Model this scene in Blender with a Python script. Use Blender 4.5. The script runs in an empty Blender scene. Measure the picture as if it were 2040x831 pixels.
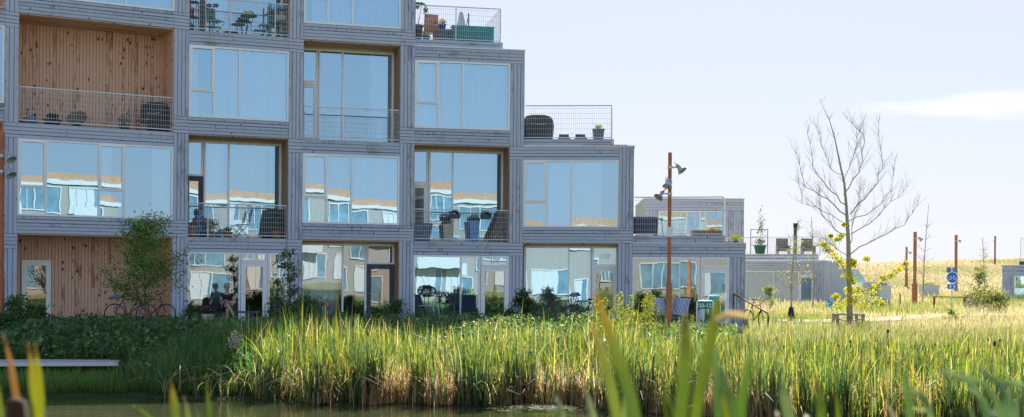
import bpy, math, random
import numpy as np
from mathutils import Vector, Matrix
random.seed(7); rng = np.random.default_rng(7)
SC = bpy.context.scene; COL = SC.collection
R = math.radians; PI = math.pi
F, CX, HY, CZ, RO = 2500.0, 1020.0, 555.0, 1.65, 0.008

def W(px, py, Y):
    dx, dy = px-CX, py-HY
    u = dx+RO*dy; v = dy-RO*dx
    return Vector((u/F*Y, Y, CZ-v/F*Y))
def G(px, Y, z):                      # pixel column px, distance Y, known height z
    return Vector(((px-CX)/F*Y-RO*(z-CZ), Y, z))

# ------------------------------------------------------------- scene tree
def link(o, parent=None):
    COL.objects.link(o)
    if parent is not None:
        o.parent = parent
    return o
def tag(o, label=None, cat=None, group=None, kind=None):
    if label: o['label'] = label
    if cat: o['category'] = cat
    if group: o['group'] = group
    if kind: o['kind'] = kind
    return o
def empty(name, loc, label, cat, group=None, rz=0):
    o = bpy.data.objects.new(name, None); o.location = loc; o.rotation_euler = (0, 0, rz)
    o.empty_display_size = .2
    link(o); return tag(o, label, cat, group)
def copy_tree(o, parent=None):
    c = o.copy(); COL.objects.link(c)
    if parent is not None: c.parent = parent
    for ch in list(o.children): copy_tree(ch, c)
    return c
def place(root, loc, rz=0, sc=1.0, label=None, group=None):
    c = copy_tree(root); c.location = loc; c.rotation_euler = (0, 0, rz); c.scale = (sc,)*3
    if label: c['label'] = label
    if group: c['group'] = group
    return c

# ------------------------------------------------------------- mesh builder
class MB:
    def __init__(s): s.v = []; s.f = []; s.smooth = []
    def face(s, pts, sm=False):
        n = len(s.v); s.v += [tuple(p) for p in pts]; s.f.append(tuple(range(n, n+len(pts)))); s.smooth.append(sm)
    def hexa(s, p):                   # p: 4 bottom ccw, 4 top
        n = len(s.v); s.v += [tuple(q) for q in p]
        for f in ((3,2,1,0),(4,5,6,7),(0,1,5,4),(1,2,6,5),(2,3,7,6),(3,0,4,7)):
            s.f.append(tuple(n+i for i in f)); s.smooth.append(False)
        return s
    def box(s, x0, x1, y0, y1, z0, z1, M=None):
        p = [(x0,y0,z0),(x1,y0,z0),(x1,y1,z0),(x0,y1,z0),(x0,y0,z1),(x1,y0,z1),(x1,y1,z1),(x0,y1,z1)]
        if M is not None: p = [M @ Vector(q) for q in p]
        return s.hexa(p)
    def bar(s, a, b, w, h=None):
        a, b = Vector(a), Vector(b); h = h or w
        d = (b-a).normalized(); up = Vector((0,0,1)) if abs(d.z) < .95 else Vector((0,1,0))
        x = d.cross(up).normalized()*w/2; y = x.cross(d).normalized()*h/2
        return s.hexa([a-x-y, a+x-y, a+x+y, a-x+y, b-x-y, b+x-y, b+x+y, b-x+y])
    def tube(s, path, rad, n=8, cap=True, sm=True):
        path = [Vector(p) for p in path]
        if not hasattr(rad, '__len__'): rad = [rad]*len(path)
        base = len(s.v); ref = None
        for i, p in enumerate(path):
            d = (path[min(i+1, len(path)-1)]-path[max(i-1, 0)])
            d = d.normalized() if d.length > 1e-9 else Vector((0,0,1))
            if ref is None:
                ref = d.cross(Vector((0,0,1)) if abs(d.z) < .9 else Vector((1,0,0))).normalized()
            ref = (ref-d*ref.dot(d)); ref = ref.normalized() if ref.length > 1e-6 else d.orthogonal().normalized()
            b = d.cross(ref)
            for k in range(n):
                a = 2*PI*k/n
                s.v.append(tuple(p+(ref*math.cos(a)+b*math.sin(a))*rad[i]))
        for i in range(len(path)-1):
            for k in range(n):
                s.f.append((base+i*n+k, base+i*n+(k+1)%n, base+(i+1)*n+(k+1)%n, base+(i+1)*n+k)); s.smooth.append(sm)
        if cap and n > 3:
            s.f.append(tuple(base+k for k in range(n))[::-1]); s.smooth.append(False)
            e = base+(len(path)-1)*n
            s.f.append(tuple(e+k for k in range(n))); s.smooth.append(False)
        return s
    def lathe(s, prof, c=(0,0,0), n=16, sm=True, sx=1, sy=1):
        base = len(s.v); c = Vector(c)
        for r, z in prof:
            for k in range(n):
                a = 2*PI*k/n; s.v.append((c.x+r*math.cos(a)*sx, c.y+r*math.sin(a)*sy, c.z+z))
        for i in range(len(prof)-1):
            for k in range(n):
                s.f.append((base+i*n+k, base+i*n+(k+1)%n, base+(i+1)*n+(k+1)%n, base+(i+1)*n+k)); s.smooth.append(sm)
        s.f.append(tuple(base+k for k in range(n))[::-1]); s.smooth.append(False)
        e = base+(len(prof)-1)*n
        s.f.append(tuple(e+k for k in range(n))); s.smooth.append(False)
        return s
    def torus(s, c, R_, r, ax='y', n=24, m=6):
        pts = []
        c = Vector(c); base = len(s.v)
        for i in range(n):
            a = 2*PI*i/n
            for j in range(m):
                b = 2*PI*j/m; q = R_+r*math.cos(b); h = r*math.sin(b)
                p = {'y': (q*math.cos(a), h, q*math.sin(a)), 'z': (q*math.cos(a), q*math.sin(a), h), 'x': (h, q*math.cos(a), q*math.sin(a))}[ax]
                s.v.append(tuple(c+Vector(p)))
        for i in range(n):
            for j in range(m):
                s.f.append((base+i*m+j, base+((i+1)%n)*m+j, base+((i+1)%n)*m+(j+1)%m, base+i*m+(j+1)%m)); s.smooth.append(True)
        return s
    def build(s, name, mat, parent=None, world=False):
        me = bpy.data.meshes.new(name); me.from_pydata(s.v, [], s.f); me.materials.append(mat)
        me.polygons.foreach_set('use_smooth', s.smooth); me.update()
        o = bpy.data.objects.new(name, me); link(o, parent)
        if world and parent is not None:      # vertices are in world coordinates
            p = parent; off = Vector((0,0,0))
            while p is not None: off += p.location; p = p.parent
            o.location = -off
        return o

def npmesh(name, V, Fq, mat, cols=None, parent=None, smooth=True):
    me = bpy.data.meshes.new(name)
    nv, nf, k = len(V), len(Fq), Fq.shape[1]
    me.vertices.add(nv); me.vertices.foreach_set('co', V.astype(np.float32).ravel())
    me.loops.add(nf*k); me.loops.foreach_set('vertex_index', Fq.astype(np.int32).ravel())
    me.polygons.add(nf); me.polygons.foreach_set('loop_start', np.arange(0, nf*k, k, dtype=np.int32))
    me.polygons.foreach_set('loop_total', np.full(nf, k, dtype=np.int32))
    me.polygons.foreach_set('use_smooth', np.full(nf, smooth))
    me.materials.append(mat)
    if cols is not None:
        a = me.color_attributes.new('Col', 'FLOAT_COLOR', 'POINT')
        c = np.ones((nv, 4), dtype=np.float32); c[:, :3] = cols; a.data.foreach_set('color', c.ravel())
    me.update(calc_edges=True); me.validate()
    return link(bpy.data.objects.new(name, me), parent)

def blades(name, P, H, bend, az, wid, cb, ct, mat, parent=None, seg=4, jit=.12, taper=1.6):
    n = len(P); T = np.linspace(0, 1, seg+1)
    wa = az+PI/2+rng.normal(0, .5, n)
    d = np.stack([np.cos(az), np.sin(az)], 1); wdir = np.stack([np.cos(wa), np.sin(wa)], 1)
    V = np.zeros((n, seg+1, 2, 3)); C = np.zeros((n, seg+1, 2, 3))
    for i, t in enumerate(T):
        off = bend*t**2.2
        c = P.copy(); c[:, 0] += d[:, 0]*H*off; c[:, 1] += d[:, 1]*H*off
        c[:, 2] += H*(t-.45*np.minimum(bend, 1.6)*t**3)
        w = wid*(1-t**taper)*.5+wid*.02
        for k, sg in enumerate((-1, 1)):
            V[:, i, k] = c; V[:, i, k, :2] += wdir*(w*sg)[:, None]
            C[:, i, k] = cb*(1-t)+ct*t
    base = np.arange(n)[:, None]*(2*(seg+1))+np.arange(seg)[None, :]*2
    Fq = np.stack([base, base+1, base+3, base+2], -1).reshape(-1, 4)
    return npmesh(name, V.reshape(-1, 3), Fq, mat, C.reshape(-1, 3), parent)

def leaves(name, P, size, col, mat, parent=None, flat=.0, asp=.55):
    n = len(P)
    nrm = rng.normal(size=(n, 3)); nrm[:, 2] = np.abs(nrm[:, 2])+flat; nrm /= np.linalg.norm(nrm, axis=1)[:, None]
    a = rng.normal(size=(n, 3)); a -= nrm*(a*nrm).sum(1)[:, None]; a /= np.linalg.norm(a, axis=1)[:, None]
    b = np.cross(nrm, a); s = (np.asarray(size)*rng.uniform(.6, 1.3, n))[:, None]
    V = np.stack([P-a*s*.5, P+b*s*asp*.5+nrm*s*.08, P+a*s*.5, P-b*s*asp*.5+nrm*s*.08], 1)
    C = np.repeat(col[:, None, :], 4, 1)
    return npmesh(name, V.reshape(-1, 3), np.arange(n*4).reshape(-1, 4), mat, C.reshape(-1, 3), parent, smooth=False)
def pal(n, cols, wts=None, j=.25):
    cols = np.array(cols); i = rng.choice(len(cols), n, p=wts); c = cols[i]
    return np.clip(c*(1+rng.normal(0, j, (n, 1)))*(1+rng.normal(0, .06, (n, 3))), .003, .9)

# ------------------------------------------------------------- materials
def newmat(name):
    m = bpy.data.materials.new(name); m.use_nodes = True; nt = m.node_tree
    return m, nt, nt.nodes, nt.links, nt.nodes['Principled BSDF']
def mat(name, col, rough=.6, metal=0, spec=.5, noise=.15, nscale=6, bump=0, trans=0):
    m, nt, N, L, b = newmat(name)
    b.inputs['Roughness'].default_value = rough; b.inputs['Metallic'].default_value = metal
    b.inputs['Specular IOR Level'].default_value = spec
    tc = N.new('ShaderNodeTexCoord'); nz = N.new('ShaderNodeTexNoise'); nz.inputs['Scale'].default_value = nscale; nz.inputs['Detail'].default_value = 5
    L.new(tc.outputs['Object'], nz.inputs['Vector'])
    cr = N.new('ShaderNodeValToRGB'); cr.color_ramp.elements[0].position = .3; cr.color_ramp.elements[1].position = .7
    cr.color_ramp.elements[0].color = (*[c*(1-noise) for c in col], 1); cr.color_ramp.elements[1].color = (*[min(c*(1+noise), 1) for c in col], 1)
    L.new(nz.outputs['Fac'], cr.inputs['Fac']); L.new(cr.outputs['Color'], b.inputs['Base Color'])
    if bump:
        bp = N.new('ShaderNodeBump'); bp.inputs['Strength'].default_value = bump; bp.inputs['Distance'].default_value = .02
        L.new(nz.outputs['Fac'], bp.inputs['Height']); L.new(bp.outputs['Normal'], b.inputs['Normal'])
    if trans: b.inputs['Transmission Weight'].default_value = trans
    return m
def leafmat(name, tr=.45, rough=.5, tc_=(1.5,1.45,.7)):
    m, nt, N, L, b = newmat(name)
    at = N.new('ShaderNodeAttribute'); at.attribute_name = 'Col'
    L.new(at.outputs['Color'], b.inputs['Base Color']); b.inputs['Roughness'].default_value = rough
    b.inputs['Specular IOR Level'].default_value = .3
    t = N.new('ShaderNodeBsdfTranslucent'); mx = N.new('ShaderNodeMixShader'); mx.inputs[0].default_value = tr
    br = N.new('ShaderNodeMix'); br.data_type = 'RGBA'; br.blend_type = 'MULTIPLY'; br.inputs[0].default_value = 1
    br.inputs[7].default_value = (*tc_, 1)
    L.new(at.outputs['Color'], br.inputs[6]); L.new(br.outputs[2], t.inputs['Color'])
    L.new(b.outputs[0], mx.inputs[1]); L.new(t.outputs[0], mx.inputs[2]); L.new(mx.outputs[0], N['Material Output'].inputs['Surface'])
    return m
def wood(name, c0, c1, knot, var=.25, ksc=(5.5, 5.5, 2.2), kn=.17, grime=None):
    """timber boards: tone per board, long grain, scattered knots"""
    m, nt, N, L, b = newmat(name); b.inputs['Roughness'].default_value = .75; b.inputs['Specular IOR Level'].default_value = .25
    tc = N.new('ShaderNodeTexCoord'); g = N.new('ShaderNodeNewGeometry')
    def mp(sc):
        q = N.new('ShaderNodeMapping'); q.inputs['Scale'].default_value = sc; L.new(tc.outputs['Object'], q.inputs['Vector']); return q
    n1 = N.new('ShaderNodeTexNoise'); n1.inputs['Scale'].default_value = 1; n1.inputs['Detail'].default_value = 6
    L.new(mp((14, 14, 3)).outputs[0], n1.inputs['Vector'])
    n2 = N.new('ShaderNodeTexNoise'); n2.inputs['Scale'].default_value = 1; L.new(mp((.7, .7, .9)).outputs[0], n2.inputs['Vector']); n2.inputs['Detail'].default_value = 4
    mth = N.new('ShaderNodeMath'); mth.operation = 'MULTIPLY_ADD'; L.new(g.outputs['Random Per Island'], mth.inputs[0]); mth.inputs[1].default_value = .5
    L.new(n1.outputs['Fac'], mth.inputs[2])
    m2 = N.new('ShaderNodeMath'); m2.operation = 'MULTIPLY_ADD'; L.new(n2.outputs['Fac'], m2.inputs[0]); m2.inputs[1].default_value = .7; L.new(mth.outputs[0], m2.inputs[2])
    cr = N.new('ShaderNodeValToRGB'); cr.color_ramp.elements[0].position = .72; cr.color_ramp.elements[1].position = 1.0; cr.color_ramp.elements[1].position = 1.0
    cr.color_ramp.elements[0].color = (*c0, 1); cr.color_ramp.elements[1].color = (*c1, 1); L.new(m2.outputs[0], cr.inputs['Fac'])
    vo = N.new('ShaderNodeTexVoronoi'); vo.inputs['Scale'].default_value = 1
    mq = mp(ksc); addn = N.new('ShaderNodeVectorMath'); addn.operation = 'ADD'
    cx = N.new('ShaderNodeCombineXYZ'); ms = N.new('ShaderNodeMath'); ms.operation = 'MULTIPLY'; ms.inputs[1].default_value = 37
    L.new(g.outputs['Random Per Island'], ms.inputs[0]); L.new(ms.outputs[0], cx.inputs[2]); L.new(mq.outputs[0], addn.inputs[0]); L.new(cx.outputs[0], addn.inputs[1])
    L.new(addn.outputs[0], vo.inputs['Vector'])
    kr = N.new('ShaderNodeValToRGB'); e = kr.color_ramp.elements; e[0].position = kn*.75; e[0].color = (1,1,1,1); e[1].position = kn*1.35; e[1].color = (0,0,0,1)
    L.new(vo.outputs['Distance'], kr.inputs['Fac'])
    mx = N.new('ShaderNodeMix'); mx.data_type = 'RGBA'; L.new(kr.outputs['Color'], mx.inputs[0]); L.new(cr.outputs['Color'], mx.inputs[6]); mx.inputs[7].default_value = (*knot, 1)
    out = mx.outputs[2]
    if grime:
        n3 = N.new('ShaderNodeTexNoise'); n3.inputs['Scale'].default_value = 1; n3.inputs['Detail'].default_value = 7; L.new(mp((1.1, 1.1, 2.4)).outputs[0], n3.inputs['Vector'])
        gr = N.new('ShaderNodeValToRGB'); gr.color_ramp.elements[0].position = .58; gr.color_ramp.elements[1].position = .74; L.new(n3.outputs['Fac'], gr.inputs['Fac'])
        mg = N.new('ShaderNodeMix'); mg.data_type = 'RGBA'; mul = N.new('ShaderNodeMath'); mul.operation = 'MULTIPLY'; mul.inputs[1].default_value = .75
        L.new(gr.outputs['Color'], mul.inputs[0]); L.new(mul.outputs[0], mg.inputs[0]); L.new(out, mg.inputs[6]); mg.inputs[7].default_value = (*grime, 1); out = mg.outputs[2]
    L.new(out, b.inputs['Base Color'])
    bp = N.new('ShaderNodeBump'); bp.inputs['Strength'].default_value = .25; bp.inputs['Distance'].default_value = .01
    L.new(n1.outputs['Fac'], bp.inputs['Height']); L.new(bp.outputs[0], b.inputs['Normal'])
    return m
def glass(name, refl=.42, tint=(.80, .92, .95), wav=.0016, gtint=(1, 1, 1)):
    m, nt, N, L, b = newmat(name); N.remove(b)
    gl = N.new('ShaderNodeBsdfGlossy'); gl.inputs['Roughness'].default_value = .0; gl.inputs['Color'].default_value = (*gtint, 1)
    tr = N.new('ShaderNodeBsdfTransparent'); tr.inputs['Color'].default_value = (*tint, 1)
    lw = N.new('ShaderNodeLayerWeight'); lw.inputs['Blend'].default_value = .35
    ma = N.new('ShaderNodeMath'); ma.operation = 'MULTIPLY_ADD'; ma.inputs[1].default_value = .8; ma.inputs[2].default_value = refl; ma.use_clamp = True
    L.new(lw.outputs['Fresnel'], ma.inputs[0])
    tc = N.new('ShaderNodeTexCoord'); nz = N.new('ShaderNodeTexNoise'); nz.inputs['Scale'].default_value = .9; nz.inputs['Detail'].default_value = 1.5
    L.new(tc.outputs['Object'], nz.inputs['Vector'])
    bp = N.new('ShaderNodeBump'); bp.inputs['Strength'].default_value = 1; bp.inputs['Distance'].default_value = wav
    L.new(nz.outputs['Fac'], bp.inputs['Height']); L.new(bp.outputs[0], gl.inputs['Normal'])
    mx = N.new('ShaderNodeMixShader'); L.new(ma.outputs[0], mx.inputs[0]); L.new(tr.outputs[0], mx.inputs[1]); L.new(gl.outputs[0], mx.inputs[2])
    L.new(mx.outputs[0], N['Material Output'].inputs['Surface'])
    return m

M = dict(
    grey=wood('weathered_grey_timber', (.28,.31,.39), (.52,.565,.68), (.155,.17,.22), grime=None, kn=.085),
    greyg=wood('mossy_grey_timber', (.29,.325,.40), (.48,.53,.64), (.16,.16,.165), grime=(.22,.24,.15), kn=.12),
    red=wood('warm_larch_boards', (.37,.19,.115), (.76,.48,.34), (.14,.06,.04), kn=.15, ksc=(4.2, 4.2, 3.0)),
    reveal=mat('larch_reveal', (.40,.24,.14), .7, noise=.2, nscale=9),
    white=mat('white_window_paint', (.95,.95,.95), .3, noise=.02),
    flash=mat('pale_metal_flashing', (.72,.74,.78), .4, metal=.3, noise=.05),
    galv=mat('galvanised_steel', (.62,.65,.70), .45, metal=.3, noise=.12, nscale=20),
    rust=mat('rust_orange_steel', (.46,.17,.075), .8, noise=.22, nscale=7, bump=.2),
    rustd=mat('dark_rust_steel', (.20,.075,.04), .8, noise=.25, nscale=7),
    lampm=mat('lamp_grey_metal', (.5,.52,.56), .4, metal=.5, noise=.1),
    black=mat('black_plastic', (.018,.02,.025), .5, noise=.3),
    blackf=mat('black_cover_fabric', (.02,.024,.032), .8, noise=.35, nscale=4, bump=.5),
    navy=mat('navy_mesh_fabric', (.02,.035,.075), .7, noise=.2, nscale=30),
    room=mat('room_plaster', (.34,.32,.29), .9, noise=.06),
    floorw=mat('room_floor', (.26,.18,.11), .6, noise=.15),
    curt=mat('white_curtain', (.84,.88,.94), .9, noise=.04, nscale=3),
    curtg=mat('green_white_curtain', (.58,.66,.60), .9, noise=.05, nscale=3),
    curtt=mat('teal_blind', (.20,.48,.54), .8, noise=.1), trim=mat('pale_wood_trim', (.62,.52,.36), .6, noise=.08),
    curtd=mat('brown_curtain', (.20,.11,.07), .9, noise=.2, nscale=3),
    slab=mat('concrete_slab', (.42,.41,.40), .85, noise=.15, nscale=12, bump=.2),
    roof=mat('sedum_roof', (.20,.17,.10), .95, noise=.4, nscale=5, bump=.5),
    terra=mat('terracotta', (.42,.17,.09), .8, noise=.15),
    terrap=mat('pale_terracotta', (.52,.30,.22), .8, noise=.15),
    blue=mat('blue_glaze', (.03,.09,.38), .3, noise=.15),
    lblue=mat('light_blue_paint', (.10,.36,.80), .5, noise=.1),
    teal=mat('teal_paint', (.01,.26,.30), .5, noise=.08),
    green=mat('green_metal', (.05,.20,.17), .5, noise=.1),
    beige=mat('beige_fabric', (.55,.50,.42), .9, noise=.08),
    redp=mat('red_paint', (.55,.03,.05), .5, noise=.1),
    slate=mat('slate_planter', (.07,.085,.12), .6, noise=.15),
    bluewood=mat('worn_blue_grey_panel', (.12,.17,.26), .7, noise=.2, nscale=4),
    bark=mat('grey_brown_bark', (.17,.13,.10), .9, noise=.3, nscale=25, bump=.5),
    barkl=mat('pale_bark', (.38,.32,.28), .9, noise=.25, nscale=25, bump=.5),  # paler bark tone for bare trees, stakes and stalk stems
    skin=mat('skin', (.55,.33,.25), .5, noise=.06), hair=mat('grey_hair', (.30,.28,.28), .7, noise=.4, nscale=40),
    dress=mat('black_cloth', (.012,.012,.018), .8, noise=.2),
    leaf=leafmat('leaf', .4), reed=leafmat('reed_blade', .5), dry=leafmat('dry_grass_blade', .5, tc_=(1.3,1.25,1.05)), petal=leafmat('petal', .3),
    g1=glass('coated_window_glass', .56, (.92,.97,1), gtint=(.52,.80,1.0)), g2=glass('clear_window_glass', .34, gtint=(.74,.9,1)), gd=glass('dark_door_glass', .22, (.5,.55,.6)),
    gt=glass('teal_tinted_glass', .12, (.62,.90,.95)),
    utility=mat('pale_utility_steel', (.62,.65,.68), .5, noise=.05),
    signb=mat('sign_blue', (.0,.12,.58), .4, noise=.02), signw=mat('sign_white', (.85,.85,.86), .5, noise=.02),
    signt=mat('sign_teal', (.0,.22,.22), .45, noise=.03),
    yellowm=mat('yellow_paint', (.8,.45,.02), .5, noise=.05),
    stone=mat('pale_stone', (.45,.42,.38), .9, noise=.2, nscale=5, bump=.4),
)
# striped deck-chair cloth
def stripes(name, c0, c1, sc):
    m, nt, N, L, b = newmat(name); tc = N.new('ShaderNodeTexCoord'); w = N.new('ShaderNodeTexWave'); w.inputs['Scale'].default_value = sc
    w.wave_profile = 'SIN'; cr = N.new('ShaderNodeValToRGB'); cr.color_ramp.interpolation = 'CONSTANT'
    cr.color_ramp.elements[0].color = (*c0, 1); cr.color_ramp.elements[1].color = (*c1, 1); cr.color_ramp.elements[1].position = .5
    L.new(tc.outputs['Object'], w.inputs['Vector']); L.new(w.outputs['Fac'], cr.inputs['Fac']); L.new(cr.outputs[0], b.inputs['Base Color']); b.inputs['Roughness'].default_value = .85
    return m
M['stripe'] = stripes('blue_white_striped_cloth', (.72,.74,.78), (.05,.12,.36), 6.5)

# ------------------------------------------------------------- the building's plan
SX = [-240,5,33,343,373,572,601,794,823,1013,1041,1231,1260,1453,1483]
SS = [68.0,64.9,64.4,60.8,60.4,58.7,58.4,57.15,56.9,56.05,55.95,56.3,56.4,57.2,57.35]
PT = []
for x, s in zip(SX, SS):
    Y = F/s; PT.append(Vector(((x-CX)/s, Y, 0)))
def Yf(px): return float(np.interp(px, SX, [F/s for s in SS]))
def L_(px, d, z): return G(px, Yf(px)+d, z)
ZL = [0, 2.92, 6.34, 9.75, 13.16, 16.6, 20.0]
TB, BB = .47, .56
COLS = [-1,0,1,2,3,4,5]; ROWS = {-1:6, 0:6, 1:5, 2:4, 3:3, 4:2, 5:1}
class Seg:
    def __init__(s, P, Q):
        s.P, s.Q = P, Q; s.e = (Q-P).normalized(); s.n = Vector((-s.e.y, s.e.x, 0)); s.L = (Q-P).length
        s.M = Matrix(((s.e.x, s.n.x, 0, P.x), (s.e.y, s.n.y, 0, P.y), (0,0,1,0), (0,0,0,1)))
    def pt(s, u, d, z): return s.P+s.e*u+s.n*d+Vector((0,0,z))
    def ang(s): return math.atan2(s.e.y, s.e.x)
OP = {c: Seg(PT[2*i], PT[2*i+1]) for i, c in enumerate(COLS)}
PL = {c: Seg(PT[2*i+1], PT[2*i+2]) for i, c in enumerate(COLS)}   # pillar to the right of column c
def is_win(c, r): return (c+r) % 2 == 1
DEPTH = 8.0

B = empty('apartment_building', (-4, 43.5, 0), 'stepped grey timber apartment building with large white framed windows and balconies', 'apartment building')
def part(mb, name, m, parent=B): return mb.build(name, m, parent, world=True)

def boards(mb, sg, u0, u1, z0, z1, vert, w=.122, gap=.02, d0=-.028, d1=.012, joints=True):
    if vert:
        n = max(1, round((u1-u0)/w)); step = (u1-u0)/n
        for i in range(n):
            a, b = u0+i*step+gap/2, u0+(i+1)*step-gap/2
            zz = [z0, z1]
            if joints and z1-z0 > 1.5 and random.random() < .3: zz = [z0, z0+(z1-z0)*random.uniform(.2,.8), z1]
            for k in range(len(zz)-1): mb.box(a, b, d0+random.uniform(-.002,.002), d1, zz[k]+.002, zz[k+1]-.002, sg.M)
    else:
        n = max(1, round((z1-z0)/w)); step = (z1-z0)/n
        for i in range(n):
            a, b = z0+i*step+gap/2, z0+(i+1)*step-gap/2
            uu = [u0, u1]
            if joints and u1-u0 > 2 and random.random() < .45: uu = [u0, u0+(u1-u0)*random.uniform(.25,.75), u1]
            for k in range(len(uu)-1): mb.box(uu[k]+.002, uu[k+1]-.002, d0+random.uniform(-.002,.002), d1, a, b, sg.M)

def frame_bars(mb, sg, rects, d0, d1):
    for (u0, u1, z0, z1) in rects: mb.box(u0, u1, d0, d1, z0, z1, sg.M)
def curtain(sg, u0, u1, z0, z1, d, m, parent, amp=.075, wl=.24):
    n = max(4, int((u1-u0)/.03)); mb = MB(); ph = random.uniform(0, 6)
    base = 0; vs = []
    for i in range(n+1):
        u = u0+(u1-u0)*i/n; dd = d+amp*math.sin(u/wl*2*PI+ph)+amp*.5*math.sin(u/wl*3.7+ph*2)
        mb.v.append(tuple(sg.pt(u, dd, z0))); mb.v.append(tuple(sg.pt(u, dd, z1)))
    for i in range(n): mb.f.append((2*i, 2*i+2, 2*i+3, 2*i+1)); mb.smooth.append(True)
    return part(mb, 'curtain', m, parent)
def pane(sg, rects, d, m, parent, name='pane'):
    mb = MB()
    for (u0, u1, z0, z1) in rects:
        tx, tz_ = random.uniform(-.0035,.0035)*(u1-u0), random.uniform(-.0035,.0035)*(z1-z0)
        mb.face([sg.pt(u0,d-tx-tz_,z0), sg.pt(u1,d+tx-tz_,z0), sg.pt(u1,d+tx+tz_,z1), sg.pt(u0,d-tx+tz_,z1)])
    return part(mb, name, m, parent)
def window(sg, u0, u1, z0, z1, fr, sash=(), hs=.37, d=0, fw=.062, gm='g1', curts=(), name='window', top_cut=False):
    """fr: mullion fractions; sash: indices of bays split by a transom at hs of the height"""
    mb = MB(); w = u1-u0; ds, de = d-.045, d+.06
    mb.box(u0, u1, ds, de, z1-fw, z1, sg.M); mb.box(u0, u1, ds, de, z0, z0+fw, sg.M)
    mb.box(u0, u0+fw, ds+.001, de, z0+fw, z1-fw, sg.M); mb.box(u1-fw, u1, ds+.001, de, z0+fw, z1-fw, sg.M)
    for f in fr[1:-1]: mb.box(u0+w*f-.028, u0+w*f+.028, ds+.003, de, z0+fw, z1-fw, sg.M)
    rects = []
    for i in range(len(fr)-1):
        a = u0+w*fr[i]+(fw if i == 0 else .028); b = u0+w*fr[i+1]-(fw if i == len(fr)-2 else .028)
        if i in sash:
            zm = z0+(z1-z0)*hs; mb.box(a, b, ds+.004, de, zm-.028, zm+.028, sg.M)
            q = .045     # opening casement above the transom
            for r_ in ((a,a+q,zm+.03,z1-fw),(b-q,b,zm+.03,z1-fw),(a+q,b-q,zm+.03,zm+.03+q),(a+q,b-q,z1-fw-q,z1-fw)): mb.box(r_[0], r_[1], ds-.018, de-.01, r_[2], r_[3], sg.M)
            rects += [(a, b, z0+fw, zm-.028), (a+q, b-q, zm+.03+q, z1-fw-q)]
        else: rects.append((a, b, z0+fw, z1-fw))
    o = part(mb, name, M['white'])
    pane(sg, rects, d+.02, M[gm], o)
    for (f0, f1, k) in curts: curtain(sg, u0+w*f0+.02, u0+w*f1-.02, z0+.03, z1-.05, d+.16, M[k], o)
    return o
def text(s, size, loc, rot, m, parent, name='lettering', ext=.003, sx=1):
    cu = bpy.data.curves.new(name, 'FONT'); cu.body = s; cu.size = size; cu.extrude = ext; cu.align_x = 'CENTER'; cu.align_y = 'CENTER'
    cu.offset = .004; tmp = bpy.data.objects.new('tmp', cu); me = bpy.data.meshes.new_from_object(tmp); bpy.data.objects.remove(tmp); me.materials.clear(); me.materials.append(m)
    o = bpy.data.objects.new(name, me); link(o, parent); o.rotation_euler = rot; o.scale = (sx, 1, 1)
    off = Vector((0,0,0)); p = parent
    while p is not None: off += p.location; p = p.parent
    o.location = Vector(loc)-off
    return o
def door(sg, u0, u1, z0, z1, d=0, gm='gd', hand='l', tz=None, ztop=None, num=None, mullion_l=True, doorcol='white'):
    """glazed door u0..u1, z0..z1, transom light above up to ztop"""
    mb = MB(); ds, de = d-.05, d+.06
    a = .1
    mb.box(u0+.05, u0+.05+a, ds, de-.02, z0, z1, sg.M); mb.box(u1-.05-a, u1-.05, ds, de-.02, z0, z1, sg.M)
    mb.box(u0+.05+a, u1-.05-a, ds+.001, de-.02, z0, z0+.16, sg.M); mb.box(u0+.05+a, u1-.05-a, ds+.001, de-.02, z1-a, z1, sg.M)
    mb.box(u0, u0+.048, ds-.01, de, z0, z1, sg.M); mb.box(u1-.048, u1, ds-.01, de, z0, z1, sg.M)
    mb.box(u0, u1, ds-.012, de+.001, z1+.003, z1+.07, sg.M)
    o = part(mb, 'door', M[doorcol])
    pane(sg, [(u0+.05+a, u1-.05-a, z0+.16, z1-a)], d+.01, M[gm], o)
    h = MB(); hu = u0+.1 if hand == 'l' else u1-.1
    h.tube([sg.pt(hu, ds-.005, z0+1.02), sg.pt(hu, ds-.06, z0+1.02), sg.pt(hu+(.12 if hand == 'l' else -.12), ds-.06, z0+1.02)], .011, 6)
    part(h, 'handle', M['galv'], o)
    if num: text(num, .23, sg.pt((u0+u1)/2, d-.005, (z1+ztop)/2+.03), (R(90), 0, sg.ang()), M['signw'], B, 'door_number')
    return o
def room(sg, u0, u1, z0, z1, d0, d1=6.5):
    mb = MB(); p = sg.pt
    mb.face([p(u0,d1,z0), p(u1,d1,z0), p(u1,d1,z1), p(u0,d1,z1)])
    mb.face([p(u0,d0,z0), p(u0,d1,z0), p(u0,d1,z1), p(u0,d0,z1)]); mb.face([p(u1,d0,z0), p(u1,d1,z0), p(u1,d1,z1), p(u1,d0,z1)])
    mb.face([p(u0,d0,z1), p(u1,d0,z1), p(u1,d1,z1), p(u0,d1,z1)])
    part(mb, 'room', M['room'])
    mb = MB(); mb.face([p(u0,d0,z0), p(u1,d0,z0), p(u1,d1,z0), p(u0,d1,z0)]); part(mb, 'room_floor', M['floorw'])
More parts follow.
